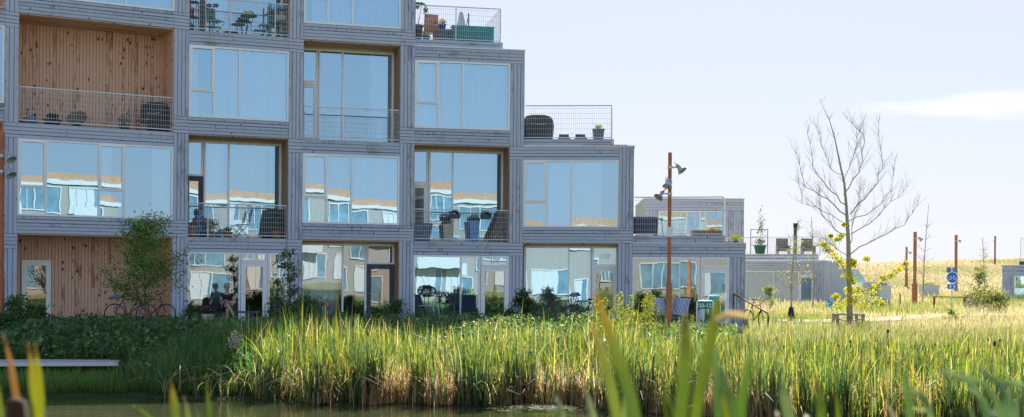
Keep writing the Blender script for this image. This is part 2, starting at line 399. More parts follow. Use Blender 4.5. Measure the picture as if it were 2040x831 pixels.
def railing(sg, u0, u1, z0, d, h=1.12, posts=(), ends=(True, True), mat_='galv', name='railing', top=None, parent=B, spacing=.075, M_=None):
    mb = MB(); Mx = M_ or sg.M
    zb, zt = z0+.08, z0+h
    mb.box(u0, u1, d-.02, d+.02, zt-.035, zt, Mx); mb.box(u0, u1, d-.015, d+.015, zb-.03, zb, Mx)
    us = ([u0] if ends[0] else [])+list(posts)+([u1] if ends[1] else [])
    for u in us: mb.box(u-.018, u+.018, d-.022, d+.022, z0-.12, zt-.036, Mx)
    o = part(mb, name, M[mat_], parent)
    g = MB(); n = int((u1-u0)/spacing); t = .007
    for i in range(1, n): u = u0+(u1-u0)*i/n; g.box(u-t/2, u+t/2, d-.003, d+.003, zb, zt-.036, Mx)
    for i in range(6): z = zb+(zt-zb)*(i+.6)/6.2; g.box(u0, u1, d-.009, d-.003, z-.0035, z+.0035, Mx)
    part(g, 'wire_mesh', M[mat_], o)
    return o
def woodwall(sg, u0, u1, z0, z1, d, name='larch_wall', w=.105):
    mb = MB(); boards(mb, sg, u0, u1, z0, z1, True, w=w, gap=.01, d0=d, d1=d+.03); return part(mb, name, M['red'])
# ------------------------------------------------------------- building shell
sh = MB()
def prism(mb, pts, z0, z1):
    mb.hexa([Vector((p.x, p.y, z0)) for p in pts]+[Vector((p.x, p.y, z1)) for p in pts])
for c in COLS:                                   # party walls behind the pillars
    rr = max(ROWS[c], ROWS.get(c+1, 0)); P = PL[c]; nl = OP[c].n; nr = OP[c+1].n if c < 5 else OP[5].n
    lo = min(ROWS[c], ROWS.get(c+1, 1)); q = .013
    prism(sh, [P.P+P.n*q, P.Q+P.n*q, P.Q+nr*DEPTH, P.P+nl*DEPTH], -.3, ZL[lo]-.01)
    if rr > lo: prism(sh, [P.P+P.n*q, P.Q+P.n*q, P.Q+nl*DEPTH, P.P+nl*DEPTH], ZL[lo]-.01, ZL[rr]-.01)
part(sh, 'party_walls', M['reveal'])
sh = MB()
for c in COLS:
    o = OP[c]
    for r in range(ROWS[c]+1):                   # floor slabs and roofs
        up = 0 < r < ROWS[c] and is_win(c, r)
        prism(sh, [o.pt(0,.013,0), o.pt(o.L,.013,0), o.pt(o.L,DEPTH-.01,0), o.pt(0,DEPTH-.01,0)], ZL[r]-(.35 if r == 0 else -.004 if up else .3), ZL[r]+(.05 if r == 0 else .3 if up else .02))
part(sh, 'floor_slabs', M['slab'])
bk = MB()
for c in COLS:
    o = OP[c]; prism(bk, [o.pt(-.3,DEPTH-.005,0), o.pt(o.L+.3,DEPTH-.005,0), o.pt(o.L+.3,DEPTH+.2,0), o.pt(-.3,DEPTH+.2,0)], -.3, ZL[ROWS[c]])
part(bk, 'rear_wall', M['grey'])

# cladding
CF = {}
for c in COLS:
    for r in range(ROWS[c]):
        if r > 3 : 
            cl = MB(); boards(cl, OP[c], 0, OP[c].L, ZL[r], ZL[r+1], False); part(cl, 'upper_cladding', M['grey']); continue
        if not is_win(c, r): continue
        o = OP[c]; gm_ = M['greyg' if (c+r) % 3 == 0 or r == 2 else 'grey']
        cl = MB(); boards(cl, o, 0, o.L, ZL[r+1]-TB, ZL[r+1]-.004, False); part(cl, 'upper_band', gm_)
        if r > 0: cl = MB(); boards(cl, o, 0, o.L, ZL[r]+.004, ZL[r]+BB, False); part(cl, 'lower_band', gm_)
for c in COLS:
    rr = max(ROWS[c], ROWS.get(c+1, 0)); p = PL[c]
    for r in range(min(rr, 4)):
        cl = MB(); z0, z1 = (ZL[r] if r else .03), ZL[r+1]
        hb, ht = (c % 2 == 0) and r > 0, (c % 2 == 1)
        if hb: boards(cl, p, 0, p.L, z0+.004, z0+BB, False, joints=False); z0 += BB
        if ht: boards(cl, p, 0, p.L, z1-TB, z1-.004, False, joints=False); z1 -= TB
        boards(cl, p, .0, p.L, z0, z1, True, w=.125)
        part(cl, 'pillar_cladding', M['grey'])
# exposed end walls (right sides of the steps)
for c, z0, z1, off in ((5, .03, ZL[1], 0), (4, ZL[1], ZL[2], 0), (3, ZL[2], ZL[3], 0), (2, ZL[3], ZL[4], 0)):
    q = PL[c].Q; nn = OP[c].n
    s_ = Seg(q, q+nn*DEPTH); cl = MB(); boards(cl, s_, 0, DEPTH, z0, z1-.004, True, w=.13, d0=-.02, d1=.0 if False else -.002)
    part(cl, 'end_wall_cladding', M['grey'])
# white flashings on the roof edges and wooden terrace kerbs
def flash(c, r, endc):
    z = ZL[r]; fl = MB(); o = OP[c]; p = PL[c]
    fl.box(-.0, o.L, -.04, .22, z, z+.045, o.M); fl.box(0, p.L+.03, -.041, .22, z, z+.046, p.M)
    q = p.Q; nn = OP[c].n; s_ = Seg(q, q+nn*DEPTH)
    fl.box(.0, DEPTH, -.045, .16, z, z+.047, s_.M)
    part(fl, 'roof_flashing', M['flash'])
    rf = MB(); rf.box(0, o.L+.4, .2, DEPTH-.1, z+.021, z+.04, o.M); part(rf, 'terrace_deck', M['slab'])
for c, r in ((5,1),(4,2),(3,3)): flash(c, r, c)

# ------------------------------------------------------------- cells
T3 = [0,.245,.5,1]; T4 = [0,.175,.51,.675,1]
cur = {
 (0,1): ((.51,.6,'curt'),(.86,1,'curt')), (0,3): ((0,1,'curt'),), (1,2): ((.0,.1,'curt'),(.245,.5,'curt'),(.5,1,'curt')),
 (2,1): ((.0,.24,'curt'),(.25,.5,'curtg'),(.5,1,'curt')), (2,3): ((.08,.5,'curt'),(.5,1,'curt')), (3,2): ((.0,.24,'curt'),(.25,.5,'curt'),(.5,1,'curt')),
 (4,1): ((.25,.5,'curt'),(.5,.83,'curt')), (-1,1): (), (-1,3): (),
}
for c in COLS:
    o = OP[c]
    for r in range(min(ROWS[c], 4)):
        z0, z1 = ZL[r], ZL[r+1]
        if is_win(c, r):
            if r > 0:
                wide = c <= 0
                window(o, .0, o.L, z0+BB, z1-TB, T4 if wide else T3, sash=(0, 2) if wide else (0,), curts=cur.get((c,r), ()), name='window')
                room(o, .02, o.L-.02, z0+.03, z1-.32, .08)
            else:
                zt = z1-TB
                if c == 1:
                    window(o, 0, o.L*.525, .07, zt, [0,1], curts=((.42,.8,'curtg'),), gm='g2'); window(o, o.L*.80, o.L, .07, zt, [0,1], gm='g2', curts=((.3,1,'curt'),))
                    door(o, o.L*.53, o.L*.795, .06, 2.08, gm='gd'); window(o, o.L*.53, o.L*.795, 2.16, zt, [0,1], gm='g2')
                if c == 3:
                    window(o, 0, o.L*.70, .07, zt, [0,.71,1], curts=((0,.71,'curtg'),(.72,.85,'curt')), gm='g1')
                    door(o, o.L*.705, o.L, .06, 2.0, gm='g2', num='129', ztop=zt); window(o, o.L*.705, o.L, 2.08, zt, [0,1], gm='g1')
                if c == 5:
                    window(o, 0, o.L*.70, .07, zt, [0,.70,1], curts=((.02,.25,'curtd'),), gm='g2')
                    door(o, o.L*.705, o.L, .06, 2.0, gm='g2', num='127', ztop=zt); window(o, o.L*.705, o.L, 2.08, zt, [0,1], gm='g2')
                if c == -1: window(o, 0, o.L, .07, zt, [0,.5,1], gm='g2')
                room(o, .02, o.L-.02, .06, z1-.32, .08)
            continue
        # ---- recessed cell
        dp = 1.5 if c <= 0 else (1.1 if r else (.75 if c == 2 else .5))
        cg = MB()
        nb_ = max(3, round(dp/.11))
        for i in range(nb_): cg.box(.0, o.L, .014+i*(dp-.014)/nb_+.003, .014+(i+1)*(dp-.014)/nb_-.003, z1-.03, z1-.002, o.M)
        part(cg, 'recess_ceiling', M['red'])
        for u in (.0, o.L):
            sd = MB()
            s_ = Seg(o.pt(u, 0, 0), o.pt(u, dp, 0)); sg_n = .0
            d0, d1 = (-.018, -.001) if u == 0 else (.001, .018)
            n = max(2, round(dp/.11))
            for i in range(n): sd.box(i*dp/n+.004, (i+1)*dp/n-.004, d0 if u == 0 else d0, d1, z0+.03, z1-.033, s_.M)
            part(sd, 'recess_side_boards', M['red'] if c <= 0 else M['reveal'])
        zt = z1-.035
        if c > 0: hd_ = MB(); hd_.box(.02, o.L-.02, dp-.07, dp-.02, z1-.10, z1-.033, o.M); part(hd_, 'head_trim', M['trim']); zt = z1-.102
        if c <= 0:
            if c == 0 and r == 0:
                woodwall(o, 0, o.L*.066, .05, zt, dp); woodwall(o, o.L*.262, o.L, .05, zt, dp); woodwall(o, o.L*.067, o.L*.261, 2.12, zt, dp)
                door(o, o.L*.07, o.L*.258, .06, 2.05, d=dp+.01, gm='gd', hand='r')
                text('26', .26, o.pt(o.L*.165, dp-.012, 1.62), (R(90), 0, o.ang()), M['signw'], B, 'door_number')
                room(o, .1, o.L-.1, .06, z1-.02, dp+.1)
            else: woodwall(o, 0, o.L, z0+.03, zt, dp)
        else:
            if r > 0:
                window(o, o.L*.195, o.L-.02, z0+.05, zt, [0,.32,1], d=dp, gm='g1', curts={(1,1):((0,.3,'curt'),(.32,.8,'curtg')), (2,2):((.68,1,'curt'),), (3,1):((.3,.9,'curtg'),), (1,3):((.0,.3,'curt'),)}.get((c,r), ()))
                window(o, .02, o.L*.19, z0+2.12, zt, [0,1], d=dp, gm='g1')
                door(o, .02, o.L*.19, z0+.05, z0+2.05, d=dp, gm='g1', doorcol='slate' if c == 1 else 'white')
                room(o, .03, o.L-.03, z0+.03, z1-.02, dp+.08)
            elif c == 2:
                window(o, .02, o.L*.70, .07, zt, [0,.64,1], d=dp, gm='g2', curts=((0,.6,'curt'),))
                window(o, o.L*.705, o.L-.02, 2.12, zt, [0,1], d=dp, gm='g2'); door(o, o.L*.705, o.L-.02, .06, 2.05, d=dp, gm='gd', doorcol='slate')
                room(o, .03, o.L-.03, .06, z1-.02, dp+.08)
            else:
                window(o, .02, o.L*.72, .07, zt, [0,.66,1], d=dp, gm='g1', curts=((.04,.66,'curtg'),(.67,.92,'curtg')))
                window(o, o.L*.725, o.L-.02, 2.12, zt, [0,1], d=dp, gm='g1'); door(o, o.L*.725, o.L-.02, .06, 2.05, d=dp, gm='g2', num='130', ztop=zt)
                room(o, .03, o.L-.03, .06, z1-.02, dp+.08)
        # soffit strip hiding the slab edge: cladding of the cell above covers it; slab front edge under it
        pass
        if r > 0: railing(o, .01, o.L-.01, z0+.04, .06, h=1.12, posts=[o.L*.2] if c == 1 and r == 1 else ([o.L*.86] if c == 1 else []))

# terraces
for c, u1 in ((3, OP[3].L*.90), (4, OP[4].L*.92), (5, OP[5].L*.93)):
    o = OP[c]; r = ROWS[c]; z = ZL[r]
    kb = MB(); boards(kb, o, .0, u1+.06, z+.05, z+.30, False, d0=.1, d1=.16)
    s_ = Seg(o.pt(u1+.06, .1, 0), o.pt(u1+.06, 5, 0)); boards(kb, s_, 0, 4.5, z+.05, z+.30, False, d0=-.03, d1=0)
    part(kb, 'terrace_kerb', M['greyg'])
    dk = MB(); dk.box(.0, u1, .17, 5, z+.05, z+.26, o.M); part(dk, 'terrace_deck', M['slab'])
    h = 1.22 if c != 5 else 1.38
    railing(o, .03, u1, z+.28, .14, h=h, posts=[] if c != 3 else [o.L*.43], ends=(False, True))
    s2 = Seg(o.pt(u1, .16, 0), o.pt(u1, 4.0, 0))
    railing(s2, .02, 3.6, z+.28, 0, h=h, ends=(False, True))
# little sedum tray on the roof edge right of each terrace
for c in (4, 5):
    o = OP[c]; z = ZL[ROWS[c]]
    t = MB(); t.box(o.L*.80 if c == 5 else o.L*.62, o.L+.3, -.01, .08, z+.047, z+.075, o.M); part(t, 'sedum_edge', M['terra'])

# ------------------------------------------------------------- neighbours
def house_box(name, label, P, Q, depth, z1, door_px=None, group=None, cat='house', base=0, band=.5, grp=None):
    sg = Seg(P, Q); H = empty(name, sg.pt(sg.L/2, depth/2, base), label, cat, grp)
    return sg, H
# upper grey house seen over the lowest roof
Y0 = 68.0
sg = Seg(G(1282, Y0, 0), G(1480, Y0-.2, 0)); H = empty('timber_house', sg.pt(2.7, 4, 0), 'grey timber house behind the lowest roof terrace, wide pale windows under its flat roof', 'house')
z1 = 1.65+(555-396)/F*Y0+.06
bx = MB(); bx.box(0, sg.L, .05, 8, 0, z1-.02, sg.M); bx.build('wall_core', M['slab'], H, world=True)
cl = MB(); boards(cl, sg, 0, sg.L, z1-.62, z1-.03, False, w=.14); boards(cl, sg, sg.L-.95, sg.L, 0, z1-.63, True, w=.14); boards(cl, sg, 0, .75, 0, z1-.63, True, w=.14)
s2 = Seg(sg.pt(sg.L, 0, 0), sg.pt(sg.L, 8, 0)); boards(cl, s2, 0, 8, 0, z1-.03, True, w=.15, d0=-.02, d1=-.001); cl.build('cladding', M['grey'], H, world=True)
fl = MB(); fl.box(-.05, sg.L+.05, -.05, 8, z1-.018, z1+.05, sg.M); fl.build('roof', M['flash'], H, world=True)
B_save = B
def window_on(H, *a, **k):
    global B
    b = B; B = H
    o = None
    mbp = part.__defaults__; part.__defaults__ = (H,)
    try: o = window(*a, **k)
    finally: part.__defaults__ = mbp; B = b
    return o
def door_on(H, *a, **k):
    global B
    b = B; B = H; mbp = part.__defaults__; part.__defaults__ = (H,)
    try: return door(*a, **k)
    finally: part.__defaults__ = mbp; B = b
def railing_on(H, *a, **k): return railing(*a, parent=H, **k)
rm = MB(); p = sg.pt
window_on(H, sg, .76, sg.L-.96, z1-2.9, z1-.65, [0,.42,.62,.70,1], d=.0, gm='g1', curts=((0,.42,'curtg'),(.7,1,'curtt')))
# low house further right
Y1 = 84.0
sg = Seg(G(1500, Y1+1, 0), G(1640, Y1-1.0, 0)); s49 = sg
H = empty('terraced_house', sg.pt(2.5, 4, 0), 'low grey house with pale door numbered 49 and roof terrace beyond the saplings', 'house')
zr = 2.95
bx = MB(); bx.box(-1.5, sg.L, 3.0, 9, 0, zr, sg.M); bx.box(sg.L*.86, sg.L, .05, 3, 0, zr, sg.M); bx.box(-1.5, sg.L*.86, .05, 3, 2.35, zr, sg.M); bx.build('wall_core', M['room'], H, world=True)
cl = MB(); boards(cl, sg, -1.5, sg.L, zr-.62, zr, False, w=.14); boards(cl, sg, sg.L*.875, sg.L, 0, zr-.63, True, w=.14)
s2 = Seg(sg.pt(sg.L, 0, 0), sg.pt(sg.L, 9, 0)); boards(cl, s2, 0, 9, 0, zr, True, w=.15, d0=-.02, d1=-.001); cl.build('cladding', M['grey'], H, world=True)
fl = MB(); fl.box(-1.5, sg.L+.05, -.05, 9, zr+.003, zr+.09, sg.M); fl.build('roof', M['flash'], H, world=True)
kb = MB(); boards(kb, sg, -1.5, sg.L-.4, zr+.1, zr+.5, False, d0=.3, d1=.36, w=.18); kb.build('terrace_kerb', M['greyg'], H, world=True)
window_on(H, sg, -1.4, sg.L*.655, .1, zr-.64, [0,.63,1], d=0, gm='gt', curts=((0,.98,'curtt'),))
door_on(H, sg, sg.L*.66, sg.L*.87, .06, 1.95, d=0, gm='gt'); window_on(H, sg, sg.L*.66, sg.L*.87, 2.0, zr-.64, [0,1], gm='g1')
curtain(sg, sg.L*.68, sg.L*.85, .1, 2.2, .2, M['curtt'], H)
text('49', .28, sg.pt(sg.L*.765, -.012, 2.18), (R(90), 0, sg.ang()), M['signw'], H, 'door_number')
railing_on(H, sg, -1.2, sg.L*.93, zr+.5, .4, h=1.15, posts=[.5, 2.4], ends=(True, True))
s3 = Seg(sg.pt(sg.L*.93, .4, 0), sg.pt(sg.L*.93, 6, 0)); railing_on(H, s3, .05, 5.5, zr+.5, 0, h=1.15, ends=(False, True))
CH = (G(1584, Y1+2.5, zr))
# house at the right edge
Y2 = 98.0
sg = Seg(G(1996, Y2, 0), G(2200, Y2-3, 0)); z1 = 1.65+(555-528+6)/F*Y2+.0
H = empty('flat_house', sg.pt(4, 4, 0), 'flat roofed grey house with turquoise glazing at the right edge of the meadow', 'house')
bx = MB(); bx.box(0, sg.L, .05, 8, -.2, z1, sg.M); bx.build('wall_core', M['slab'], H, world=True)
cl = MB(); boards(cl, sg, 0, sg.L, z1-.75, z1-.01, False, w=.16); boards(cl, sg, 0, .85, 0, z1-.76, True, w=.15); cl.build('cladding', M['grey'], H, world=True)
fl = MB(); fl.box(-.08, sg.L, -.08, 8, z1+.003, z1+.09, sg.M); fl.build('roof', M['flash'], H, world=True)
window_on(H, sg, .86, sg.L, .3, z1-.76, [0,.3,1], d=0, gm='g1')
cu_ = MB(); cu_.box(.9, sg.L, .04, .049, .3, z1-.8, sg.M); cu_.build('blind', M['teal'], H, world=True)
kb = MB(); kb.box(1.2, sg.L, .4, 1.2, z1+.1, z1+.35, sg.M); kb.build('terrace_kerb', M['slate'], H, world=True)
railing_on(H, sg, 1.3, sg.L, z1+.3, .5, h=1.9, ends=(True, True), posts=[])

# houses behind the camera, seen mirrored in the windows
def back_house(x0, x1, y, z1, label, n, wall):
    H = empty('mirrored_house', ((x0+x1)/2, y-4, -.3), label, 'house')
    w = MB(); w.box(x0, x1, y-9, y, -1.5, z1); w.build('wall', wall, H, world=True)
    rf = MB(); rf.box(x0-.2, x1+.2, y-9, y+.15, z1, z1+.35); rf.build('roof_edge', M['backtrim'], H, world=True)
    rr = MB(); rr.box(x0, x1, y-8.8, y-.3, z1+.35, z1+1.1); rr.build('roof', M['backroof'], H, world=True)
    L = (x1-x0)/n; st = 3.2; rows = int((z1+.5)/st)
    for r in range(rows):
        xa = x0+.6
        while xa < x1-3.2:
            wd = random.choice((1.6, 2.6, 3.6, 4.4)); a = xa; b = min(xa+wd, x1-.4); z = r*st+.35; xa = b+random.choice((.5, .9, 1.6, 2.4))
            f = MB()
            for q in ((a, b, z, z+.12), (a, b, z+2.5, z+2.62), (a, a+.12, z, z+2.6), (b-.12, b, z, z+2.6), ((a+b)/2-.06, (a+b)/2+.06, z, z+2.6), (a+(b-a)*.25, a+(b-a)*.25+.1, z, z+2.6)):
                f.box(q[0], q[1], y+.002, y+.10+random.uniform(0,.01), q[2], q[3])
            wn = f.build('window', M['backtrim'], H, world=True)
            g = MB(); g.box(a+.1, b-.1, y+.003, y+.03, z+.1, z+2.55); g.build('pane', M['backglass'], wn, world=True)
            if random.random() < .6:
                k = random.uniform(.3,.9); c_ = MB(); c_.box(a+.13, a+.13+(b-a-.26)*k, y+.031, y+.04, z+.13, z+2.5); c_.build('curtain', M['backtrim'], wn, world=True)
            if r > 0 and random.random() < .4:
                c_ = MB(); c_.box(a-.3, b+.3, y+.2, y+1.3, z-.5, z-.3); c_.box(a-.3, b+.3, y+1.25, y+1.3, z-.3, z+.7); c_.build('balcony', M['backtrim'], H, world=True)
M['backtrim'] = mat('aged_white_trim', (.46,.47,.48), .7, noise=.08)
M['backroof'] = mat('terracotta_roof_cladding', (.36,.21,.13), .8, noise=.2)
M['backwall'] = mat('pale_larch_cladding', (.27,.245,.225), .8, noise=.15)
M['backwall2'] = mat('pale_render', (.30,.30,.29), .8, noise=.1)
M['backglass'] = mat('bluish_window', (.13,.22,.28), .15, noise=.3, nscale=.8)
back_house(22, 47, -32, 9.6, 'three storey house with terracotta roof, only seen mirrored in the left windows', 7, M['backwall'])
back_house(6, 20.5, -34, 8.6, 'pale house with white roof edge, mirrored in the glazing above the flower boxes', 4, M['backwall2'])
back_house(-28, 4, -36, 5.6, 'low mirrored house, only seen in the window above the orange lamp post', 8, M['backwall'])
# ------------------------------------------------------------- furniture and pots
def cloud(n, rad, c=(0,0,0), shell=.55):
    d = rng.normal(size=(n, 3)); d /= np.linalg.norm(d, axis=1)[:, None]
    r = rng.uniform(shell, 1, (n, 1))**.7
    return d*r*np.array(rad)+np.array(c)
GREENS = [(.035,.085,.02),(.06,.13,.03),(.025,.06,.02),(.09,.15,.04)]
def pot(name, loc, label, r=.16, h=.28, m='terra', plant=None, pc=None, ph=.25, pr=.2, n=160, ls=.06, group=None, cat='potted plant', taper=.75, square=False, petals=None):
    o = empty(name, loc, label, cat, group)
    mb = MB()
    if square: mb.hexa([(-r*taper,-r*taper,0),(r*taper,-r*taper,0),(r*taper,r*taper,0),(-r*taper,r*taper,0),(-r,-r,h),(r,-r,h),(r,r,h),(-r,r,h)]); mb.box(-r*1.06, r*1.06, -r*1.06, r*1.06, h*.9, h*1.02)
    else: mb.lathe([(r*taper,0),(r,h*.86),(r*1.08,h*.87),(r*1.08,h),(r*.92,h),(r*.9,h*.93)], n=14)
    mb.build('pot', M[m], o)
    if n:
        P = cloud(n, (pr,pr,ph/2), (0,0,h+ph/2), .2)
        leaves('foliage', P, ls, pal(n, pc or GREENS), M['leaf'], o)
        st = MB()
        for i in range(5): a = i*1.26; st.tube([(0,0,h*.9),(math.cos(a)*pr*.4, math.sin(a)*pr*.4, h+ph*.6)], .006, 4)
        st.build('stems', M['bark'], o)
    if petals:
        P = cloud(50, (pr*.95,pr*.95,ph*.4), (0,0,h+ph*.7), .8); P = P[P[:, 2] > h+ph*.45]
        leaves('flowers', P, .06, pal(len(P), petals, j=.1), M['petal'], o, asp=.9)
    return o
def folding_chair(loc, rz, label, m='black', slats=4):
    o = empty('folding_chair', loc, label, 'chair', rz=rz)
    s = MB()
    for i in range(5): s.box(-.2, .2, -.2+i*.085, -.13+i*.085, .44, .455)
    s.build('seat', M[m], o)
    b = MB()
    for i in range(slats): z = .56+i*.085; y = .21+(z-.45)*.22; b.box(-.19, .19, y, y+.012, z, z+.06)
    b.build('backrest', M[m], o)
    f = MB()
    for x in (-.2, .2):
        f.tube([(x, -.22, 0), (x, .21, .46), (x, .31, .9)], .011, 6); f.tube([(x*.9, .25, 0), (x*.9, -.2, .45)], .011, 6)
    f.tube([(-.2,.31,.9),(.2,.31,.9)], .011, 6); f.tube([(-.2,-.19,.04),(.2,-.19,.04)], .008, 6)
    f.build('frame', M[m], o); return o
def bistro_table(loc, label, m='black', r=.28, h=.7):
    o = empty('bistro_table', loc, label, 'table')
    MB().lathe([(r,0),(r,.02)], (0,0,h), 20).build('tabletop', M[m], o)
    for i in range(3):
        a = i*2.09+.4; MB().tube([(math.cos(a)*r*.6, math.sin(a)*r*.6, h), (math.cos(a)*.06, math.sin(a)*.06, h*.5), (math.cos(a)*r*.75, math.sin(a)*r*.75, 0)], .01, 6).build('leg', M[m], o)
    return o
def garden_chair(loc, rz, label):
    o = empty('garden_chair', loc, label, 'chair', 'navy chairs on the ground floor terrace', rz)
    b = MB(); b.hexa([(-.25,.22,.42),(.25,.22,.42),(.25,.235,.42),(-.25,.235,.42),(-.24,.40,1.02),(.24,.40,1.02),(.24,.415,1.02),(-.24,.415,1.02)]); b.build('backrest', M['navy'], o)
    MB().hexa([(-.25,-.27,.42),(.25,-.27,.42),(.25,.22,.40),(-.25,.22,.40),(-.25,-.27,.435),(.25,-.27,.435),(.25,.22,.415),(-.25,.22,.415)]).build('seat', M['navy'], o)
    for x in (-.27, .27):
        MB().tube([(x,-.28,0),(x,-.30,.4),(x,-.27,.62),(x,-.18,.655),(x,.1,.65),(x,.29,.62)], .014, 6).build('armrest', M['galv'], o)
        MB().tube([(x,.34,0),(x,.2,.42),(x,.41,1.03)], .013, 6).build('leg', M['black'], o)
    return o

# -- top loggia (column 1, row 3)
z = ZL[3]+.04
folding_chair(L_(432, .55, z), R(62), 'green backed folding chair by the tall window on the top balcony', 'green', 3)
folding_chair(L_(528, .6, z), R(-65), 'folding chair under the green shelf on the top balcony', 'green', 3)
bistro_table(L_(495, .55, z), 'round dark bistro table between the two folding chairs, top balcony')
bistro_table(L_(474, .35, z), 'low round metal stool table with flowers on the top balcony floor', 'green', .25, .34)
pot('flower_pot', L_(495, .55, z+.72), 'square wicker planter standing on the round bistro table', .15, .13, 'beige', n=0, square=True, cat='planter', taper=.95)
sh_ = empty('plant_shelf', L_(381, .35, z), 'black metal shelf rack with a red lantern pot at the top balcony corner', 'shelf')
q = MB(); [q.box(x-.015, x+.015, y-.015, y+.015, 0, 1.0) for x in (-.2,.2) for y in (-.15,.15)]; q.build('post', M['black'], sh_)
for zz in (.45, .96): MB().box(-.22,.22,-.17,.17,zz,zz+.03).build('shelf_board', M['black'], sh_)
pot('flower_pot', L_(380, .35, z+.48), 'bright red pot on the black shelf rack, top balcony', .13, .3, 'redp', n=0, cat='pot')
pot('flower_pot', L_(380, .35, z), 'dark green pot under the red pot on the top balcony', .13, .2, 'green', n=60, ph=.1, pr=.12)
gs = empty('storage_rack', L_(555, .6, z), 'green storage rack with a blue watering can and pale boxes, top balcony', 'rack')
q = MB(); [q.box(x-.02, x+.02, y-.02, y+.02, 0, 1.25) for x in (-.3,.3) for y in (-.15,.15)]; q.build('post', M['green'], gs)
for zz in (.2, .62, 1.0): MB().box(-.32,.32,-.17,.17,zz,zz+.025).build('shelf_board', M['green'], gs)
q = MB(); q.box(-.1,.27,-.14,.14,.645,.74); q.box(-.08,.25,-.13,.13,.745,.83); tag(q.build('storage_box', M['beige'], None), 'two pale boxes stacked on the green rack, top balcony', 'box').location = L_(555, .6, z)
wc = empty('watering_can', L_(552, .6, z+1.025), 'blue watering can on top of the green rack, top balcony', 'watering can')
MB().lathe([(.1,0),(.1,.16),(.06,.2)]).build('can', M['lblue'], wc); MB().tube([(.09,0,.04),(.22,0,.2)], [.02,.012], 6).build('spout', M['lblue'], wc); MB().tube([(-.09,0,.04),(-.18,0,.12),(-.06,0,.2)], .012, 6).build('handle', M['lblue'], wc)
bn = empty('standing_lamp', L_(424, .7, z), 'black two headed standing lamp on the top balcony', 'lamp')
MB().tube([(0,0,0),(0,0,.95)], .02, 6).build('pole', M['slate'], bn)
for x in (-.12,.1): MB().lathe([(.03,0),(.1,.04),(.1,.1),(.03,.13)], (x,-.03,.93), 12).build('lamp_head', M['black'], bn)
MB().lathe([(.18,0),(.17,.03)], n=14).build('base', M['slate'], bn)

# -- left loggia (column 0, row 2)
z = ZL[2]+.04
gr = empty('covered_grill', L_(311, .75, z), 'black covered barbecue in the corner of the wooden balcony', 'grill')
def cover(o, sx, sy, h):
    mb = MB(); prof = [(1,.0),(1.02,.35),(1.05,.6),(1.0,.78),(.85,.92),(.55,.99),(.1,1.0)]
    n = 24; base = 0
    for r_, zz in prof:
        for k in range(n):
            a = 2*PI*k/n; c_, s_ = math.cos(a), math.sin(a); e = .5
            w = 1+.03*math.sin(a*7+zz*3)
            mb.v.append((math.copysign(abs(c_)**e, c_)*sx*r_*w, math.copysign(abs(s_)**e, s_)*sy*r_*w, zz*h))
    for i in range(len(prof)-1):
        for k in range(n): mb.f.append((i*n+k, i*n+(k+1)%n, (i+1)*n+(k+1)%n, (i+1)*n+k)); mb.smooth.append(True)
    mb.f.append(tuple((len(prof)-1)*n+k for k in range(n))); mb.smooth.append(False)
    mb.build('cover', M['blackf'], o)
    for x in (-sx*.8, sx*.8): MB().tube([(x,-.03,.07),(x,.03,.07)], .07, 10).build('wheel', M['black'], o)
    MB().tube([(-sx*.5, -sy*1.04, h*.62), (0, -sy*1.08, h*.60), (sx*.5, -sy*1.04, h*.62)], .012, 5).build('strap', M['galv'], o)
cover(gr, .46, .3, 1.02)
pot('flower_pot', L_(283, .45, z), 'pink hydrangea in a terracotta pot beside the covered barbecue', .18, .22, 'terrap', ph=.24, pr=.22, n=90, petals=[(.62,.32,.34),(.55,.25,.30)])
pot('flower_pot', L_(247, .45, z), 'dark pot of green plants left of the pink hydrangea', .17, .17, 'slate', ph=.3, pr=.24, n=160)
pot('flower_pot', L_(104, .5, z), 'dark square planter with clipped grass on the wooden balcony', .22, .2, 'black', square=True, ph=.22, pr=.2, n=260, pc=[(.02,.06,.035),(.03,.08,.04)])
bb = empty('bowl_chair', L_(154, .6, z), 'round wicker bowl chair on the wooden balcony', 'chair')
def tilt(v): return (v[0], v[1]*math.cos(.75)-v[2]*math.sin(.75), v[1]*math.sin(.75)+v[2]*math.cos(.75))
q = MB(); q.lathe([(.03,0),(.16,.035),(.28,.12),(.33,.22),(.30,.23),(.25,.14),(.14,.06),(.03,.03)], n=20)
q.v = [tuple(Vector(tilt(v))+Vector((0,.1,.17))) for v in q.v]; q.build('bowl', M['bark'], bb)
MB().lathe([(.22,0),(.2,.03),(.05,.13),(.12,.16)], n=12).build('base', M['black'], bb)
cb = empty('cushion', L_(52, .45, z), 'pale blue crumpled cushion cover lying on the wooden balcony floor', 'cushion')
q = MB(); q.lathe([(.0,0),(.3,.02),(.34,.08),(.2,.2),(.08,.19)], n=14, sx=1, sy=.5); q.v = [(x*(1+.12*math.sin(9*y+5*zz)), y, zz*(1+.4*math.sin(7*x))) for x, y, zz in q.v]; q.build('fabric', M['bluewood'], cb)
pot('flower_pot', L_(68, .5, z), 'small dark pot beside the pale blue cushion', .07, .26, 'slate', n=30, ph=.1, pr=.06)

